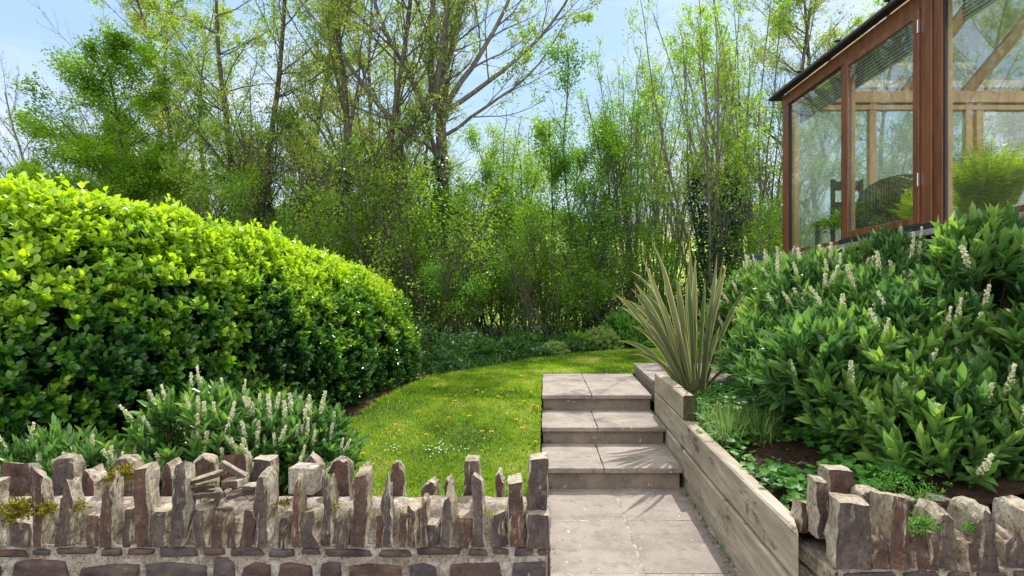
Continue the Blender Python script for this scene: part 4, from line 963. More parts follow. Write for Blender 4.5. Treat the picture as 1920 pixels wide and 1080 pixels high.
# roof: hipped at the corner, 30 degrees
tan = math.tan(R(30)); ZR = ZE+.12
def far_roof(x, s): return (x, YC-s, ZR+s*tan)
def side_roof(y, s): return (XC+s, y, ZR+s*tan)
bm = bmesh.new(); beam(bm, (XC+.05, YC-.05, ZR), (XC+2.6, YC-2.6, ZR+2.6*tan-.02), .07, .10); link('hip_rafter', bmesh_done('hip', bm, M['pine']), cons)
for x_ in (4.4, 5.2, 6.0, 6.8):
    bm = bmesh.new(); smax = min(2.55, x_-XC-.05) if x_ < 6 else 2.55
    beam(bm, far_roof(x_, .03), far_roof(x_, smax), .06, .11); link('rafter', bmesh_done('raf', bm, M['pine']), cons)
    bm = bmesh.new(); a = Vector(far_roof(x_, -.12)); b_ = Vector(far_roof(x_, smax)); up = Vector((0, .07*.5, .085))
    beam(bm, a+up, b_+up, .045, .02); link('glazing_cap', bmesh_done('cap', bm, M['rub']), cons)
for y_ in (6.4, 5.4, 4.4, 3.4, 2.4):
    bm = bmesh.new(); smax = min(2.55, YC-y_-.05)
    beam(bm, side_roof(y_, .03), side_roof(y_, smax), .06, .11); link('rafter', bmesh_done('raf', bm, M['pine']), cons)
bm = bmesh.new(); v = [bm.verts.new(p) for p in ((XC-.05, YC+.05, ZR+.03), (CE, YC+.05, ZR+.03), (CE, YC-2.6, ZR+.06+2.6*tan), (XC+2.6, YC-2.6, ZR+.06+2.6*tan))]; f = bm.faces.new(v); bmesh.ops.solidify(bm, geom=[f], thickness=.008)
link('roof_pane', bmesh_done('rg', bm, M['glass_roof']), cons)
bm = bmesh.new(); v = [bm.verts.new(p) for p in ((XC-.05, YN, ZR+.03), (XC-.05, YC+.05, ZR+.03), (XC+2.6, YC-2.6, ZR+.06+2.6*tan), (XC+2.6, YN, ZR+.06+2.6*tan))]; f = bm.faces.new(v); bmesh.ops.solidify(bm, geom=[f], thickness=.008)
link('roof_pane', bmesh_done('rg', bm, M['glass_roof']), cons)
bm = bmesh.new(); bx(bm, XC+.135, XC+.15, 4.9, YC-.14, ZE-.30, ZE-.01); bx(bm, XC+.135, XC+.15, 3.1, 4.64, ZE-.30, ZE-.01)
link('rolled_blind', bmesh_done('bl', bm, M['blind']), cons)
# black roof edge and gutter
bm = bmesh.new(); bx(bm, XC-.13, XC-.03, YN, YC+.17, ZE+.095, ZE+.135, .006); bx(bm, XC-.10, XC-.028, YN, YC+.13, ZE+.137, ZE+.165, .004); bx(bm, XC-.028, CE, YC+.05, YC+.17, ZE+.095, ZE+.145, .006)
link('roof_edge', bmesh_done('edge', bm, M['rub']), cons)
bm = bmesh.new()
for y_ in (4.4, 5.2, 6.0, 6.8): bx(bm, XC-.14, XC-.02, y_-.02, y_+.02, ZE+.166, ZE+.185, .004)
link('edge_clip', bmesh_done('clip', bm, M['rub']), cons)
# inside
ZF = ZS-.12
ch = empty('wicker_chair', (4.22, 6.3, ZF), label='dark wicker armchair with rounded back inside the conservatory', cat='chair')
def arcwall(cx, cy, r0, a0, a1, z0, z1f, th=.03, n=18):
    bm = bmesh.new(); rings = []
    for i in range(n+1):
        a = a0+(a1-a0)*i/n; zt = z1f(i/n); c, s = math.cos(a), math.sin(a)
        rings.append([bm.verts.new(p) for p in ((cx+c*r0, cy+s*r0, z0), (cx+c*(r0+th), cy+s*(r0+th), z0), (cx+c*(r0+th), cy+s*(r0+th), zt), (cx+c*r0, cy+s*r0, zt))])
    for i in range(n):
        for j in range(4): bm.faces.new((rings[i][j], rings[i+1][j], rings[i+1][(j+1) % 4], rings[i][(j+1) % 4]))
    bm.faces.new(rings[0]); bm.faces.new(rings[-1][::-1]); bmesh.ops.recalc_face_normals(bm, faces=bm.faces); return bm
link('backrest', bmesh_done('wb', arcwall(4.22, 6.3, .30, R(180), R(360), ZF+.42, lambda t: ZF+.62+.22*math.sin(math.pi*t)**.6), M['wicker'], True), ch)
bm = bmesh.new(); bmesh.ops.create_cone(bm, cap_ends=True, segments=24, radius1=.30, radius2=.31, depth=.12, matrix=Matrix.Translation((4.22, 6.3, ZF+.40))); link('seat', bmesh_done('ws', bm, M['wicker']), ch)
for a in (45, 135, 225, 315):
    bm = bmesh.new(); beam(bm, (4.22+.24*math.cos(R(a)), 6.3+.24*math.sin(R(a)), ZF), (4.22+.22*math.cos(R(a)), 6.3+.22*math.sin(R(a)), ZF+.34), .035, .035, .003); link('leg', bmesh_done('wl', bm, M['wicker']), ch)
dc = empty('wooden_chair', (4.02, 6.9, ZF), label='dark wooden upright chair in the far corner of the conservatory', cat='chair')
for (x0, x1, y0, y1, z0, z1, nm) in ((3.84, 3.88, 6.72, 6.76, 0, .95, 'leg'), (4.18, 4.22, 6.72, 6.76, 0, .95, 'leg'), (3.84, 3.88, 7.06, 7.10, 0, .44, 'leg'), (4.18, 4.22, 7.06, 7.10, 0, .44, 'leg'), (3.82, 4.24, 6.70, 7.12, .442, .485, 'seat'), (3.885, 4.175, 6.73, 6.75, .82, .93, 'backrest'), (3.885, 4.175, 6.73, 6.75, .60, .68, 'backrest')):
    bm = bmesh.new(); bx(bm, x0, x1, y0, y1, ZF+z0, ZF+z1, .003); link(nm, bmesh_done(nm, bm, M['wicker']), dc)
def pot_plant(loc, label, cat, n, h, wd, spread, m, seed, pot=.16, frond=True):
    r = np.random.default_rng(seed); root = empty('potted_plant', loc, label=label, cat=cat); x, y, z = loc
    bm = bmesh.new(); bmesh.ops.create_cone(bm, cap_ends=True, segments=20, radius1=pot*.7, radius2=pot, depth=pot*1.7, matrix=Matrix.Translation((x, y, z+pot*.85)))
    link('pot', bmesh_done('pot', bm, M['terracotta']), root); mb = MB()
    for i in range(n):
        az = r.uniform(0, 6.28); ln = r.uniform(.25, spread); hh = h*r.uniform(.6, 1.05); k = 12; pts = []
        for j in range(k+1):
            t = j/k; pts.append((x+math.cos(az)*ln*hh*t**1.4, y+math.sin(az)*ln*hh*t**1.4, z+pot*1.6+hh*(t-.45*ln*t*t)))
        pts = np.array(pts); V, Fq = tube(pts, np.linspace(.006, .002, k+1), 4); mb.add(V, Fq, np.full(len(Fq), .4))
        if frond:
            tt = np.repeat(np.linspace(.25, 1, 20), 2); pi = np.stack([np.interp(tt*k, np.arange(k+1), pts[:, q]) for q in range(3)], 1)
            sd = np.array([-math.sin(az), math.cos(az), 0]); sg_ = np.tile([1, -1], 20)[:, None]
            D_ = sd*sg_+np.array([math.cos(az), math.sin(az), .25])*.8; V, Fq, kk = leaves(pi, D_, np.tile([0, 0, 1.], (40, 1))+r.normal(0, .3, (40, 3)), wd*15*(1.15-tt), wd, 'fold'); mb.add(V, Fq, np.repeat(r.uniform(.2, 1, 40), kk))
        else:
            dd = unit(pts[-1]-pts[-2]); nl = 9; D_ = r.normal(0, .7, (nl, 3))+dd; V, Fq, kk = leaves(np.repeat(pts[-1:], nl, 0)+r.normal(0, .03, (nl, 3)), D_, r.normal(0, .4, (nl, 3))+[0, 0, 1], .10, .02, 'fold'); mb.add(V, Fq, np.repeat(r.uniform(.2, 1, nl), kk))
    link('foliage', mb.mesh('pf', M[m]), root)
pot_plant((4.27, 5.0, ZF), 'bushy yellow green palm inside the conservatory at the right pane', 'palm', 110, .80, .013, .66, 'palm_leaf', 3, .12)
pot_plant((4.62, 5.5, ZF), 'taller arching palm behind the yellow green one', 'palm', 44, .95, .012, .9, 'palm_leaf', 4, .12)
pot_plant((3.98, 6.5, ZF-.0), 'low feathery pot plant inside the left conservatory pane', 'pot plant', 60, .42, .012, 1.1, 'green_leaf', 5, .13, False)
pot_plant((4.15, 5.72, ZF), 'small arching palm in front of the wicker chair', 'palm', 12, .55, .010, 1.0, 'palm_leaf', 6, .14)
tb = empty('garden_tub', (3.42, 7.75, 1.9), label='dark blue plastic tub at the far corner of the conservatory', cat='tub')
bm = bmesh.new(); bmesh.ops.create_cone(bm, cap_ends=True, segments=24, radius1=.13, radius2=.17, depth=.34, matrix=Matrix.Translation((3.42, 7.75, 2.05))); link('body', bmesh_done('b', bm, M['blue']), tb)
bm = bmesh.new(); bmesh.ops.create_cone(bm, cap_ends=True, segments=24, radius1=.182, radius2=.182, depth=.03, matrix=Matrix.Translation((3.42, 7.75, 2.235))); link('rim', bmesh_done('b', bm, M['blue']), tb)
bm = bmesh.new(); bx(bm, 3.1, 3.6, YC+.08, 8.1, .3, 1.9, .02); link('raised_bank', bmesh_done('bank', bm, M['soil']), kind='structure')

# ------------------------------------------------------------------ trees
def grow(seed, stems, prm, leafy):
    """returns wood MB and leaf sample points"""
    rnd = np.random.default_rng(seed); wood_ = MB(); LP = []; LD = []
    mx_ = len(prm)-1
    up = np.array([0, 0, 1.])
    def br(p, d, L_, r0, lv):
        q = prm[lv]; n = max(3, int(L_/q['seg'])); n = min(n, 22); pts = [p]; dirs = [d]
        for i in range(n):
            d = d+rnd.normal(0, q['wob'], 3)+up*q['trop']; d = d/np.linalg.norm(d); p = p+d*L_/n; pts.append(p); dirs.append(d)
        pts = np.array(pts); t = np.linspace(0, 1, n+1); rad = r0*(1-t*q.get('tap', .8))
        V, Fq = tube(pts, rad, (9, 6, 4, 3, 3)[lv]); wood_.add(V, Fq)
        if lv >= leafy:
            LP.append(pts[1:]); LD.append(np.array(dirs[1:]))
        if lv < mx_:
            c = q['n'] if lv > 0 else q['n']
            c = max(2, int(c*rnd.uniform(.8, 1.2)))
            for i in range(c):
                tt = q['t0']+(1-q['t0'])*((i+rnd.uniform(0, 1))/c); k = min(n, int(tt*n)); dd = dirs[k]
                ax = np.cross(dd, rnd.normal(size=3)); ax /= np.linalg.norm(ax)+1e-9
                a = q['ang']*rnd.uniform(.7, 1.3); nd = dd*math.cos(a)+ax*math.sin(a)
                br(pts[k], nd, L_*q['rat']*(1.15-.75*tt)*rnd.uniform(.7, 1.25), max(.0036, rad[k]*q.get('rr', .5)), lv+1)
    for st in stems:
        p, d, L_, r0 = st[:4]; d = np.array(d, float); d /= np.linalg.norm(d); keep = dict(prm[0])
        if len(st) > 4 and st[4]: prm[0].update(n=5, t0=.6, tap=.35)
        br(np.array(p, float), d, L_, r0, 0); prm[0].clear(); prm[0].update(keep)
    return wood_, np.concatenate(LP), np.concatenate(LD)
def tree_meshes(kind, seed, H):
    r = np.random.default_rng(seed+1000)
    if kind == 'pole':       # tall slender, ascending branches, sparse young leaves
        prm = [dict(seg=.5, wob=.035, trop=.03, n=42, t0=.10, ang=.85, rat=.28, rr=.36), dict(seg=.25, wob=.10, trop=.06, n=9, t0=.2, ang=.6, rat=.42, rr=.5), dict(seg=.15, wob=.14, trop=.05, n=4, t0=.2, ang=.6, rat=.5, rr=.6), dict(seg=.12, wob=.2, trop=.03)]
        stems = [((0, 0, 0), (r.normal(0, .04), 0, 1), H, H*.0085)]; nl, ls, spread = 21000, .058, .08
    elif kind == 'ash':
        prm = [dict(seg=.4, wob=.06, trop=.045, n=11, t0=.22, ang=.6, rat=.44, rr=.45, tap=.8), dict(seg=.25, wob=.11, trop=.06, n=9, t0=.2, ang=.6, rat=.45, rr=.5), dict(seg=.15, wob=.14, trop=.06, n=5, t0=.3, ang=.5, rat=.45, rr=.6), dict(seg=.12, wob=.15, trop=.06)]
        stems = [((0, 0, 0), (.02, 0, 1), 6.6, .19, 1)]+[((-.05+.1*x_, 0, z_), (x_, y_, h_), l_, r_, 0) for x_, y_, h_, z_, l_, r_ in ((3.0, .4, 2.1, 5.6, 5.4, .065), (1.9, -.5, 3.0, 5.6, 5.2, .075), (.9, .6, 3.6, 5.9, 5.4, .09), (-.3, -.3, 4, 5.9, 5.4, .09), (-1.3, .5, 3.4, 5.4, 5.4, .075), (-2.9, -.3, 2.4, 4.8, 4.8, .08), (2.6, -1.2, 1.2, 5.0, 4.0, .045), (.2, 1.5, 3, 5.6, 4.6, .08), (.4, -1.6, 3, 5.6, 4.6, .08), (-.6, .2, 3, .1, 8.5, .10))]; nl, ls, spread = 16000, .07, .07
    elif kind == 'coppice':
        prm = [dict(seg=.4, wob=.04, trop=.035, n=13, t0=.3, ang=.45, rat=.26, rr=.42), dict(seg=.2, wob=.10, trop=.06, n=5, t0=.15, ang=.55, rat=.48, rr=.55), dict(seg=.12, wob=.15, trop=.04)]
        stems = [((r.normal(0, .12), r.normal(0, .12), 0), (math.cos(a)*b, math.sin(a)*b, 1), H*r.uniform(.75, 1.05), H*.0045) for a, b in zip(r.uniform(0, 6.28, 17), r.uniform(.05, .55, 17))]; nl, ls, spread = 14500, .058, .07
    elif kind == 'leafy':
        prm = [dict(seg=.5, wob=.05, trop=.02, n=44, t0=.06, ang=.9, rat=.40, rr=.40), dict(seg=.25, wob=.09, trop=.05, n=9, t0=.15, ang=.7, rat=.38, rr=.5), dict(seg=.15, wob=.14, trop=.02, n=4, t0=.2, ang=.7, rat=.5, rr=.6), dict(seg=.1, wob=.2, trop=0)]
        stems = [((0, 0, 0), (.02, 0, 1), H, H*.012)]; nl, ls, spread = 80000, .064, .14
    elif kind == 'bare':
        prm = [dict(seg=.5, wob=.05, trop=.02, n=30, t0=.15, ang=.65, rat=.5, rr=.45), dict(seg=.25, wob=.08, trop=.04, n=9, t0=.2, ang=.55, rat=.42, rr=.5), dict(seg=.15, wob=.12, trop=.04, n=4, t0=.2, ang=.5, rat=.5, rr=.6), dict(seg=.1, wob=.15, trop=.03)]
        stems = [((0, 0, 0), (-.25, 0, 1), H, H*.011), ((.1, 0, 0), (.15, .1, 1), H*.8, H*.008)]; nl, ls, spread = 2600, .045, .05
    elif kind == 'shrub':
        prm = [dict(seg=.25, wob=.09, trop=.02, n=14, t0=.12, ang=.75, rat=.42, rr=.45), dict(seg=.15, wob=.13, trop=.03, n=5, t0=.15, ang=.7, rat=.5, rr=.55), dict(seg=.1, wob=.2, trop=0)]
        stems = [((r.normal(0, .1*H), r.normal(0, .1*H), 0), (math.cos(a)*b, math.sin(a)*b, 1), H*r.uniform(.6, 1.05), H*.007) for a, b in zip(r.uniform(0, 6.28, 11), r.uniform(.08, .7, 11))]; nl, ls, spread = 11500, .058, .11
    elif kind == 'column':    # dense leafy saplings
        prm = [dict(seg=.3, wob=.06, trop=.03, n=24, t0=.08, ang=.6, rat=.26, rr=.4), dict(seg=.2, wob=.12, trop=.04, n=6, t0=.15, ang=.6, rat=.45, rr=.55), dict(seg=.12, wob=.2, trop=.02)]
        stems = [((r.normal(0, .25), r.normal(0, .25), 0), (math.cos(a)*b, math.sin(a)*b, 1), H*r.uniform(.7, 1.05), H*.006) for a, b in zip(r.uniform(0, 6.28, 5), r.uniform(.02, .22, 5))]; nl, ls, spread = 24000, .052, .11
    wm, LP, LD = grow(seed, stems, prm, len(prm)-2 if kind != 'ash' else 2)
    # leaves hang in clumps along the twigs: twig choice weighted by a noise field
    ca_ = 3.6 if kind in ('shrub', 'column') else .9 if kind == 'leafy' else 1.2
    wt = np.clip(np.array([.5+noise.noise(Vector(p)*.9+Vector((seed, 0, 0)))*ca_ for p in LP]), .01, 1.5)
    if kind in ('pole', 'coppice'): wt *= .5+.9*np.clip(LP[:, 2]/H, 0, 1)
    q_ = 7 if kind in ('pole', 'ash', 'coppice', 'bare') else 5; idx = np.repeat(r.choice(len(LP), nl//q_, p=wt/wt.sum()), q_); nl = len(idx); pos = LP[idx]+np.repeat(r.normal(0, spread*.6, (nl//q_, 3)), q_, 0)+r.normal(0, .045 if q_ == 7 else .07, (nl, 3)); d = LD[idx]*.5+r.normal(0, .7, (nl, 3)); nm = r.normal(0, .7, (nl, 3))+[0, 0, .8]
    lsz = r.uniform(.6, 1.3, nl)*ls
    V, Fq, k = leaves(pos, d, nm, lsz, lsz*.62, 'quad')
    cl = np.array([noise.noise(Vector(p)*1.6) for p in LP[idx]])
    v = np.clip(.5+cl*.5+r.normal(0, .16, nl), 0, .97)
    if kind in ('pole', 'ash'): v[r.random(nl) < .12] = 1
    return wm, (V, Fq, v)
TC = {}
def get(kind, seed, H, wm_, lm):
    k = (kind, seed, H, wm_, lm)
    if k not in TC:
        a, (V, Fq, v) = tree_meshes(kind, seed, H)
        TC[k] = (a.mesh(kind+'_wood', M[wm_], True), amesh(kind+'_leaves', V, Fq, M[lm], v))
    return TC[k]
def ivy_mesh(seed, h, r0, n, lsz=.07):
    r = np.random.default_rng(seed); t = r.uniform(0, 1, n); az = r.uniform(0, 6.28, n)
    rr = r0*(1.1-.5*t)*(1+.35*np.sin(t*9+az*2)+r.normal(0, .2, n)); p = np.stack([np.cos(az)*rr, np.sin(az)*rr, t*h], 1)
    d = np.stack([np.cos(az), np.sin(az), -.4+r.normal(0, .5, n)], 1)+r.normal(0, .4, (n, 3)); nm = np.stack([np.cos(az), np.sin(az), .6+0*az], 1)+r.normal(0, .3, (n, 3))
    V, Fq, k = leaves(p, d, nm, lsz, lsz*.8, 'quad'); return amesh('ivy', V, Fq, M['dark_leaf'], r.uniform(0, 1, n))
def plant(kind, seed, H0, px, d, h, label, cat='tree', wm_='bark', lm='tree_leaf', rz=0, group=None, ivy=None, name=None, sx=1.0):
    wme, lme = get(kind, seed, H0, wm_, lm); x = X(px, d); z = max(far_z(x, d), lawn_z(d) if d < 13.5 else -9)-.05
    nm = name or {'pole': 'slender_tree', 'ash': 'ash_tree', 'coppice': 'multi_stem_tree', 'leafy': 'leafy_tree', 'bare': 'bare_tree', 'shrub': 'wild_shrub', 'column': 'young_tree'}[kind]
    o = empty(nm, (x, d, z), label=label, cat=cat, group=group); s = h/H0; o.scale = (s*sx, s*sx, s); o.rotation_euler = (0, 0, rz)
    link_local('trunk', wme, o); link_local('crown', lme, o)
    if ivy: link_local('ivy', ivy_mesh(seed+int(px), ivy[0]/s, ivy[1]/s, ivy[2], .075/s), o)
    return o
G1 = 'trees along the back of the garden'
T_ = [
 # kind, seed, H0, px, d, h, label, wood, leaf, rz, ivy, sx
 ('leafy', 1, 8, 240, 15.0, 7.6, 'bright green leafy tree rising over the left of the hedge', 'bark', 'green_leaf', 0, None, 1.3),
 ('leafy', 2, 8, 130, 16.5, 5.0, 'rounded green tree low at the far left above the hedge', 'bark', 'green_leaf', 1, None, 1.15),
 ('bare', 3, 9, 110, 21, 8.6, 'nearly bare pale tree leaning left at the far left edge', 'bark_lilac', 'olive_leaf', 0, None, 1),
 ('bare', 3, 9, 250, 23, 10.6, 'nearly bare tree whose twigs show above the bright green tree', 'bark_lilac', 'olive_leaf', .6, None, 1),
 ('bare', 4, 9, 20, 23, 7.5, 'low bare twiggy tree cut by the left edge of the picture', 'bark_lilac', 'olive_leaf', 0, None, 1),
 ('pole', 5, 12, 345, 18, 13.0, 'slender tree just right of the bright green tree', 'bark', 'olive_leaf', 0, None, 1),
 ('pole', 6, 12, 432, 15.5, 13.5, 'slender tree with an ivy clad trunk left of the two close trunks', 'bark', 'tree_leaf', 1, (4.5, .20, 1700), 1),
 ('pole', 7, 12, 497, 16, 13.5, 'tall tree with a dark ivy covered trunk behind the middle of the hedge', 'bark', 'tree_leaf', 2, (5.2, .22, 2000), 1),
 ('pole', 5, 12, 572, 19, 14.0, 'thin far tree between the two ivy covered trunks', 'bark', 'olive_leaf', 3, None, 1),
 ('pole', 8, 12, 643, 14.0, 14.0, 'tall straight tree with the thickest trunk behind the hedge end', 'bark', 'olive_leaf', 4, (4.5, .17, 1500), 1.05),
 ('pole', 6, 12, 712, 15.5, 13.6, 'tall tree with a crooked trunk left of the spreading ash', 'bark', 'olive_leaf', 4.2, (3.4, .18, 1000), 1),
 ('pole', 7, 12, 385, 21, 13.5, 'far slender tree seen through the gap at the left of the row', 'bark', 'olive_leaf', 5, None, 1),
 ('pole', 5, 12, 300, 22, 14.5, 'far slender tree behind the right side of the bright green tree', 'bark', 'tree_leaf', 2.2, None, 1.1),
 ('pole', 6, 12, 675, 20, 15.0, 'far slender tree just right of the thickest trunk', 'bark', 'olive_leaf', .4, None, 1.1),
 ('column', 15, 6, 950, 19.5, 6.6, 'far leafy sapling clump under the drooping right limbs of the ash', 'bark', 'tree_leaf', 4.4, None, 1.3),
 ('pole', 8, 12, 1380, 19, 10.0, 'far slender tree behind the fan of the ivy wrapped stool', 'bark', 'tree_leaf', 5.2, None, 1.1),
 ('ash', 12, 14, 818, 15.0, 15.5, 'big spreading ash with thick pale limbs against the sky', 'bark_grey', 'tree_leaf', 0, (5.0, .33, 3000), 1.0),
 ('column', 14, 6, 380, 16.0, 5.6, 'leafy sapling clump left of the ivy covered trunks', 'bark', 'tree_leaf', 5, None, 1.1),
 ('column', 15, 6, 455, 17.0, 6.4, 'leafy sapling clump between the two ivy covered trunks', 'bark', 'olive_leaf', 4, None, 1.1),
 ('column', 14, 6, 545, 16.0, 5.9, 'leafy sapling clump right of the tall ivy covered trunk', 'bark', 'tree_leaf', 1, None, 1.1),
 ('column', 15, 6, 610, 17.0, 6.8, 'leafy sapling clump touching the thickest trunk on its left', 'bark', 'shrub_leaf', 2, None, 1.1),
 ('column', 14, 6, 690, 16.5, 6.2, 'leafy sapling clump touching the thickest trunk on its right', 'bark', 'shrub_leaf', 3, None, 1.1),
 ('column', 15, 6, 750, 15.5, 5.7, 'leafy sapling clump in front of the thin forked tree', 'bark', 'tree_leaf', 0, None, 1.1),
 ('column', 14, 6, 855, 17.0, 5.6, 'leafy sapling clump just right of the ash trunk base', 'bark', 'tree_leaf', 6, None, 1.1),
 ('pole', 8, 12, 765, 17.5, 9.5, 'thin forked tree half hidden behind the ash trunk', 'bark', 'tree_leaf', 2.5, None, 1),
 ('column', 14, 6, 905, 15.0, 5.2, 'young dense green tree right of the ash trunk', 'bark', 'shrub_leaf', 0, None, 1),
 ('column', 15, 6, 985, 16.0, 6.4, 'young green tree between the ash and the taller grey green one', 'bark', 'tree_leaf', 1, None, 1),
 ('column', 14, 6, 1062, 14.5, 6.7, 'tall grey green young tree in the centre under the open sky', 'bark', 'shrub_leaf', 2, None, 1.05),
 ('column', 15, 6, 1120, 15.5, 6.5, 'young tree at the right shoulder of the central clump', 'bark', 'shrub_leaf', 3, None, 1),
 ('coppice', 17, 8, 1190, 15.5, 8.1, 'thin multi stemmed tree left of the ivy wrapped stool', 'bark_grey', 'tree_leaf', 0, None, .9),
 ('coppice', 17, 8, 1245, 17.5, 8.6, 'thin multi stemmed tree directly behind the spiky plant', 'bark_grey', 'tree_leaf', 2, None, .9),
 ('coppice', 18, 8, 1345, 13.0, 8.1, 'many stemmed tree fanning out above a dark ivy wrapped stool', 'bark_grey', 'tree_leaf', 0, (4.0, .62, 9000), 1.0),
 ('coppice', 17, 8, 1425, 16.5, 10.2, 'tall multi stemmed tree just left of the conservatory', 'bark_grey', 'tree_leaf', 4, None, 1),
 ('pole', 5, 12, 1480, 17, 12.0, 'tall brownish tree above the lower end of the conservatory roof', 'bark', 'olive_leaf', 1.5, None, 1),
 ('pole', 6, 12, 1560, 18.5, 12.8, 'tall thin tree above the middle of the conservatory roof', 'bark', 'olive_leaf', 2.5, None, 1),
 ('pole', 7, 12, 1640, 18.5, 12.5, 'thin tree near the top edge behind the conservatory roof', 'bark', 'tree_leaf', 3.5, None, 1),
 ('leafy', 1, 8, 1720, 17, 6.2, 'leafy tree seen through the opening window of the conservatory', 'bark', 'green_leaf', 2, None, 1),
 ('leafy', 2, 8, 1860, 15, 6.6, 'leafy tree seen through the right panes of the conservatory', 'bark', 'shrub_leaf', 3, None, 1.1),
 ('pole', 8, 12, 1800, 19, 12.5, 'slender tree seen through the conservatory roof glass', 'bark', 'tree_leaf', .5, None, 1),
]
for (k, sd, H0, px, d, h, lb, wm_, lm, rz, iv, sx_) in T_:
    plant(k, sd, H0, px, d, h, lb, 'tree', wm_, lm, rz, G1, iv, sx=sx_)
S_ = [ # px, d, h, seed, leaf, label
 (60, 15.5, 3.8, 20, 'pale_leaf', 'pale green shrub behind the hedge at the left edge'),
 (330, 14.5, 4.4, 21, 'tree_leaf', 'olive green shrub below the bright green tree'),
 (430, 14.0, 4.0, 20, 'olive_leaf', 'brownish green shrub around the left ivy clad trunk'),
 (520, 13.5, 3.8, 21, 'shrub_leaf', 'green shrub behind the middle of the hedge top'),
 (590, 14.5, 4.4, 20, 'tree_leaf', 'loose shrub between the trunks behind the hedge'),
 (665, 12.8, 3.6, 21, 'green_leaf', 'dark green shrub over the far end of the hedge'),
 (740, 12.5, 4.0, 20, 'tree_leaf', 'olive hawthorn bush just past the hedge end'),
 (800, 13.5, 4.8, 21, 'green_leaf', 'taller hawthorn bush under the ash limbs'),
 (870, 12.2, 3.2, 22, 'shrub_leaf', 'green bush at the dark corner of the lawn'),
 (930, 13.2, 3.3, 22, 'shrub_leaf', 'green bush behind the middle of the far bed'),
 (1000, 12.8, 3.2, 20, 'green_leaf', 'fresh green bush above the round pale plant'),
 (1065, 13.8, 4.3, 21, 'shrub_leaf', 'dense green bush straight above the landing'),
 (1130, 13.0, 3.3, 22, 'shrub_leaf', 'dense dark bush left of the spiky plant'),
 (1195, 14.2, 3.0, 20, 'green_leaf', 'bush right behind the spiky plant, nearest its left blades'),
 (1260, 15.2, 1.9, 21, 'green_leaf', 'low bush behind the spiky plant under the pale sky gap'),
 (1300, 13.8, 2.3, 22, 'shrub_leaf', 'low bush left of the ivy wrapped stool'),
 (1410, 14.5, 2.2, 22, 'green_leaf', 'bush between the ivy wrapped stool and the conservatory'),
 (1455, 12.0, 3.2, 20, 'green_leaf', 'bush at the outer corner of the conservatory'),
 (1560, 13.5, 4.6, 22, 'shrub_leaf', 'bush seen through the left conservatory pane'),
 (1660, 13.5, 4.4, 21, 'green_leaf', 'bush seen through the middle conservatory pane'),
 (1790, 12.5, 4.6, 22, 'dark_leaf', 'dark bush seen behind the conservatory door'),
 (1890, 12.5, 5.0, 22, 'shrub_leaf', 'bush seen through the rightmost conservatory pane'),
]
for i, (px, d, h, sd, lm, lb) in enumerate(S_):
    plant('shrub', sd, 4, px, d, h, lb, 'shrub', 'bark', lm, i*1.3, 'wild shrubs under the trees', sx=1.05)
# low planting in the far bed
def mound(loc, rad, n, ll, lw, m, label, cat, name, seed, zr=.7):
    r = np.random.default_rng(seed); root = empty(name, loc, label=label, cat=cat); d = unit(r.normal(size=(n, 3))); d[:, 2] = np.abs(d[:, 2]); rd = rad*(1-r.exponential(.12, n)).clip(.2)
    p = np.array(loc)+d*rd[:, None]*[1, 1, zr]; V, Fq, k, t = shoot_leaves(r, p, d+[0, 0, .5]+r.normal(0, .2, (n, 3)), 8, ll*.8, ll, lw, 1.2, .5, .2, 'quad')
    mb = MB(); mb.add(V, Fq, np.repeat(np.clip(.4+t*.5+r.normal(0, .12, len(t)), 0, 1), k)); link('foliage', mb.mesh('mound', M[m]), root)
    mb = MB()
    for i in range(14):
        V, Fq = tube([loc, p[i]], [.008, .003], 4); mb.add(V, Fq)
    link('stem', mb.mesh('ms', M['twig']), root)
def gl(px, d): return (X(px, d), d, lawn_z(d))
mound(gl(1040, 10.9), .26, 260, .06, .02, 'pale_leaf', 'small round pale green mound in the far bed', 'shrub', 'round_shrub', 1)
mound(gl(1125, 11.9), .42, 420, .07, .022, 'pale_leaf', 'larger pale green bushy mound right of the small round one', 'shrub', 'round_shrub', 2, .95)
mound(gl(1085, 11.9), .36, 260, .10, .03, 'shrub_leaf', 'mid green clump between the two pale mounds', 'shrub', 'round_shrub', 3)
mound(gl(1170, 12.4), .55, 300, .13, .035, 'cover', 'ferny blue green clump behind the larger pale mound', 'fern', 'fern_clump', 4, 1.2)
mound(gl(975, 11.3), .4, 200, .10, .04, 'under', 'dark broad leaved clump left of the small round mound', 'shrub', 'round_shrub', 5)
mound(gl(905, 10.3), .38, 200, .09, .04, 'under', 'green broad leaved clump at the dark end of the far bed', 'shrub', 'round_shrub', 6)
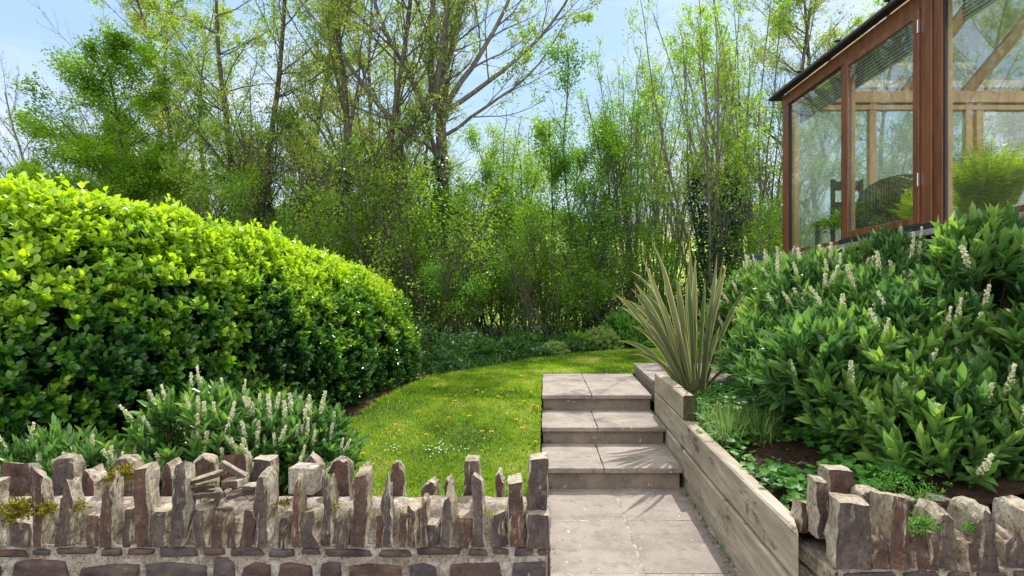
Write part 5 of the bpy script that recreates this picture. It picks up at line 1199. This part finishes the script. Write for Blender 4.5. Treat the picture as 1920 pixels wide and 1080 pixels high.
# ground cover and ivy tangle below the trees
r = np.random.default_rng(77); mb = MB(); n = 26000
x_ = r.uniform(-3.5, 6.5, n); y0 = np.array([bed_back_y(a) for a in x_]); dd = np.abs(r.normal(0, 1, n))*1.5; y_ = y0+dd+.02
hmax = np.clip(.12+dd*.38, 0, .9)*np.array([.6+1.1*noise.noise(Vector((a*1.3, b*1.3, 0))) for a, b in zip(x_, y_)]).clip(.1)
z_ = np.array([lawn_z(b) for b in y_])+hmax*r.uniform(0, 1, n)**.6
V, Fq, k = leaves(np.stack([x_, y_, z_], 1), r.normal(0, .8, (n, 3)), np.stack([r.normal(0, .5, n), r.normal(-.3, .5, n), np.ones(n)], 1), r.uniform(.05, .11, n), r.uniform(.03, .06, n), 'quad')
mb.add(V, Fq, np.clip(r.normal(.5, .25, n), 0, 1)); link('undergrowth', mb.mesh('ug', M['under']), kind='stuff', label='dark tangle of ivy and low leaves under the trees behind the lawn', cat='undergrowth')
# far woodland beyond the meadow, and a distant barn roof
mb = MB(); n = 60000; x_ = r.uniform(-130, 130, n); yb_ = 95+15*np.sin(x_*.05)
hh = np.array([3.5+3.5*noise.noise(Vector((a*.08, 1, 0)))+1.5*noise.noise(Vector((a*.4, 2, 0))) for a in x_]).clip(.8)
p = np.stack([x_, yb_+r.uniform(-2, 3, n), np.array([far_z(a, 95.) for a in x_])+hh*r.uniform(0, 1, n)**.7], 1)
V, Fq, k = leaves(p, r.normal(size=(n, 3)), r.normal(size=(n, 3)), r.uniform(.3, .8, n), .4, 'quad'); mb.add(V, Fq, r.uniform(0, 1, n))
link('far_woodland', mb.mesh('fw', M['shrub_leaf']), kind='stuff', label='distant line of trees on the hill beyond the meadow', cat='woodland')
bn = empty('barn', (X(1285, 85), 85, far_z(X(1285, 85), 85)), label='far grey roofed barn beyond the meadow', cat='barn')
bxx, byy, bz = bn.location
bm = bmesh.new(); bx(bm, bxx-5, bxx+5, byy-3, byy+3, bz-1, bz+1.6); link('wall', bmesh_done('bw', bm, M['plaster']), bn)
bm = bmesh.new()
vv = [bm.verts.new(p) for p in ((bxx-5.3, byy-3.3, bz+1.6), (bxx+5.3, byy-3.3, bz+1.6), (bxx+5.3, byy+3.3, bz+1.6), (bxx-5.3, byy+3.3, bz+1.6), (bxx-5.3, byy, bz+3.4), (bxx+5.3, byy, bz+3.4))]
for f in ((0, 1, 5, 4), (2, 3, 4, 5), (0, 4, 3), (1, 2, 5), (3, 2, 1, 0)): bm.faces.new([vv[i] for i in f])
link('roof', bmesh_done('br', bm, M['roof_grey']), bn)
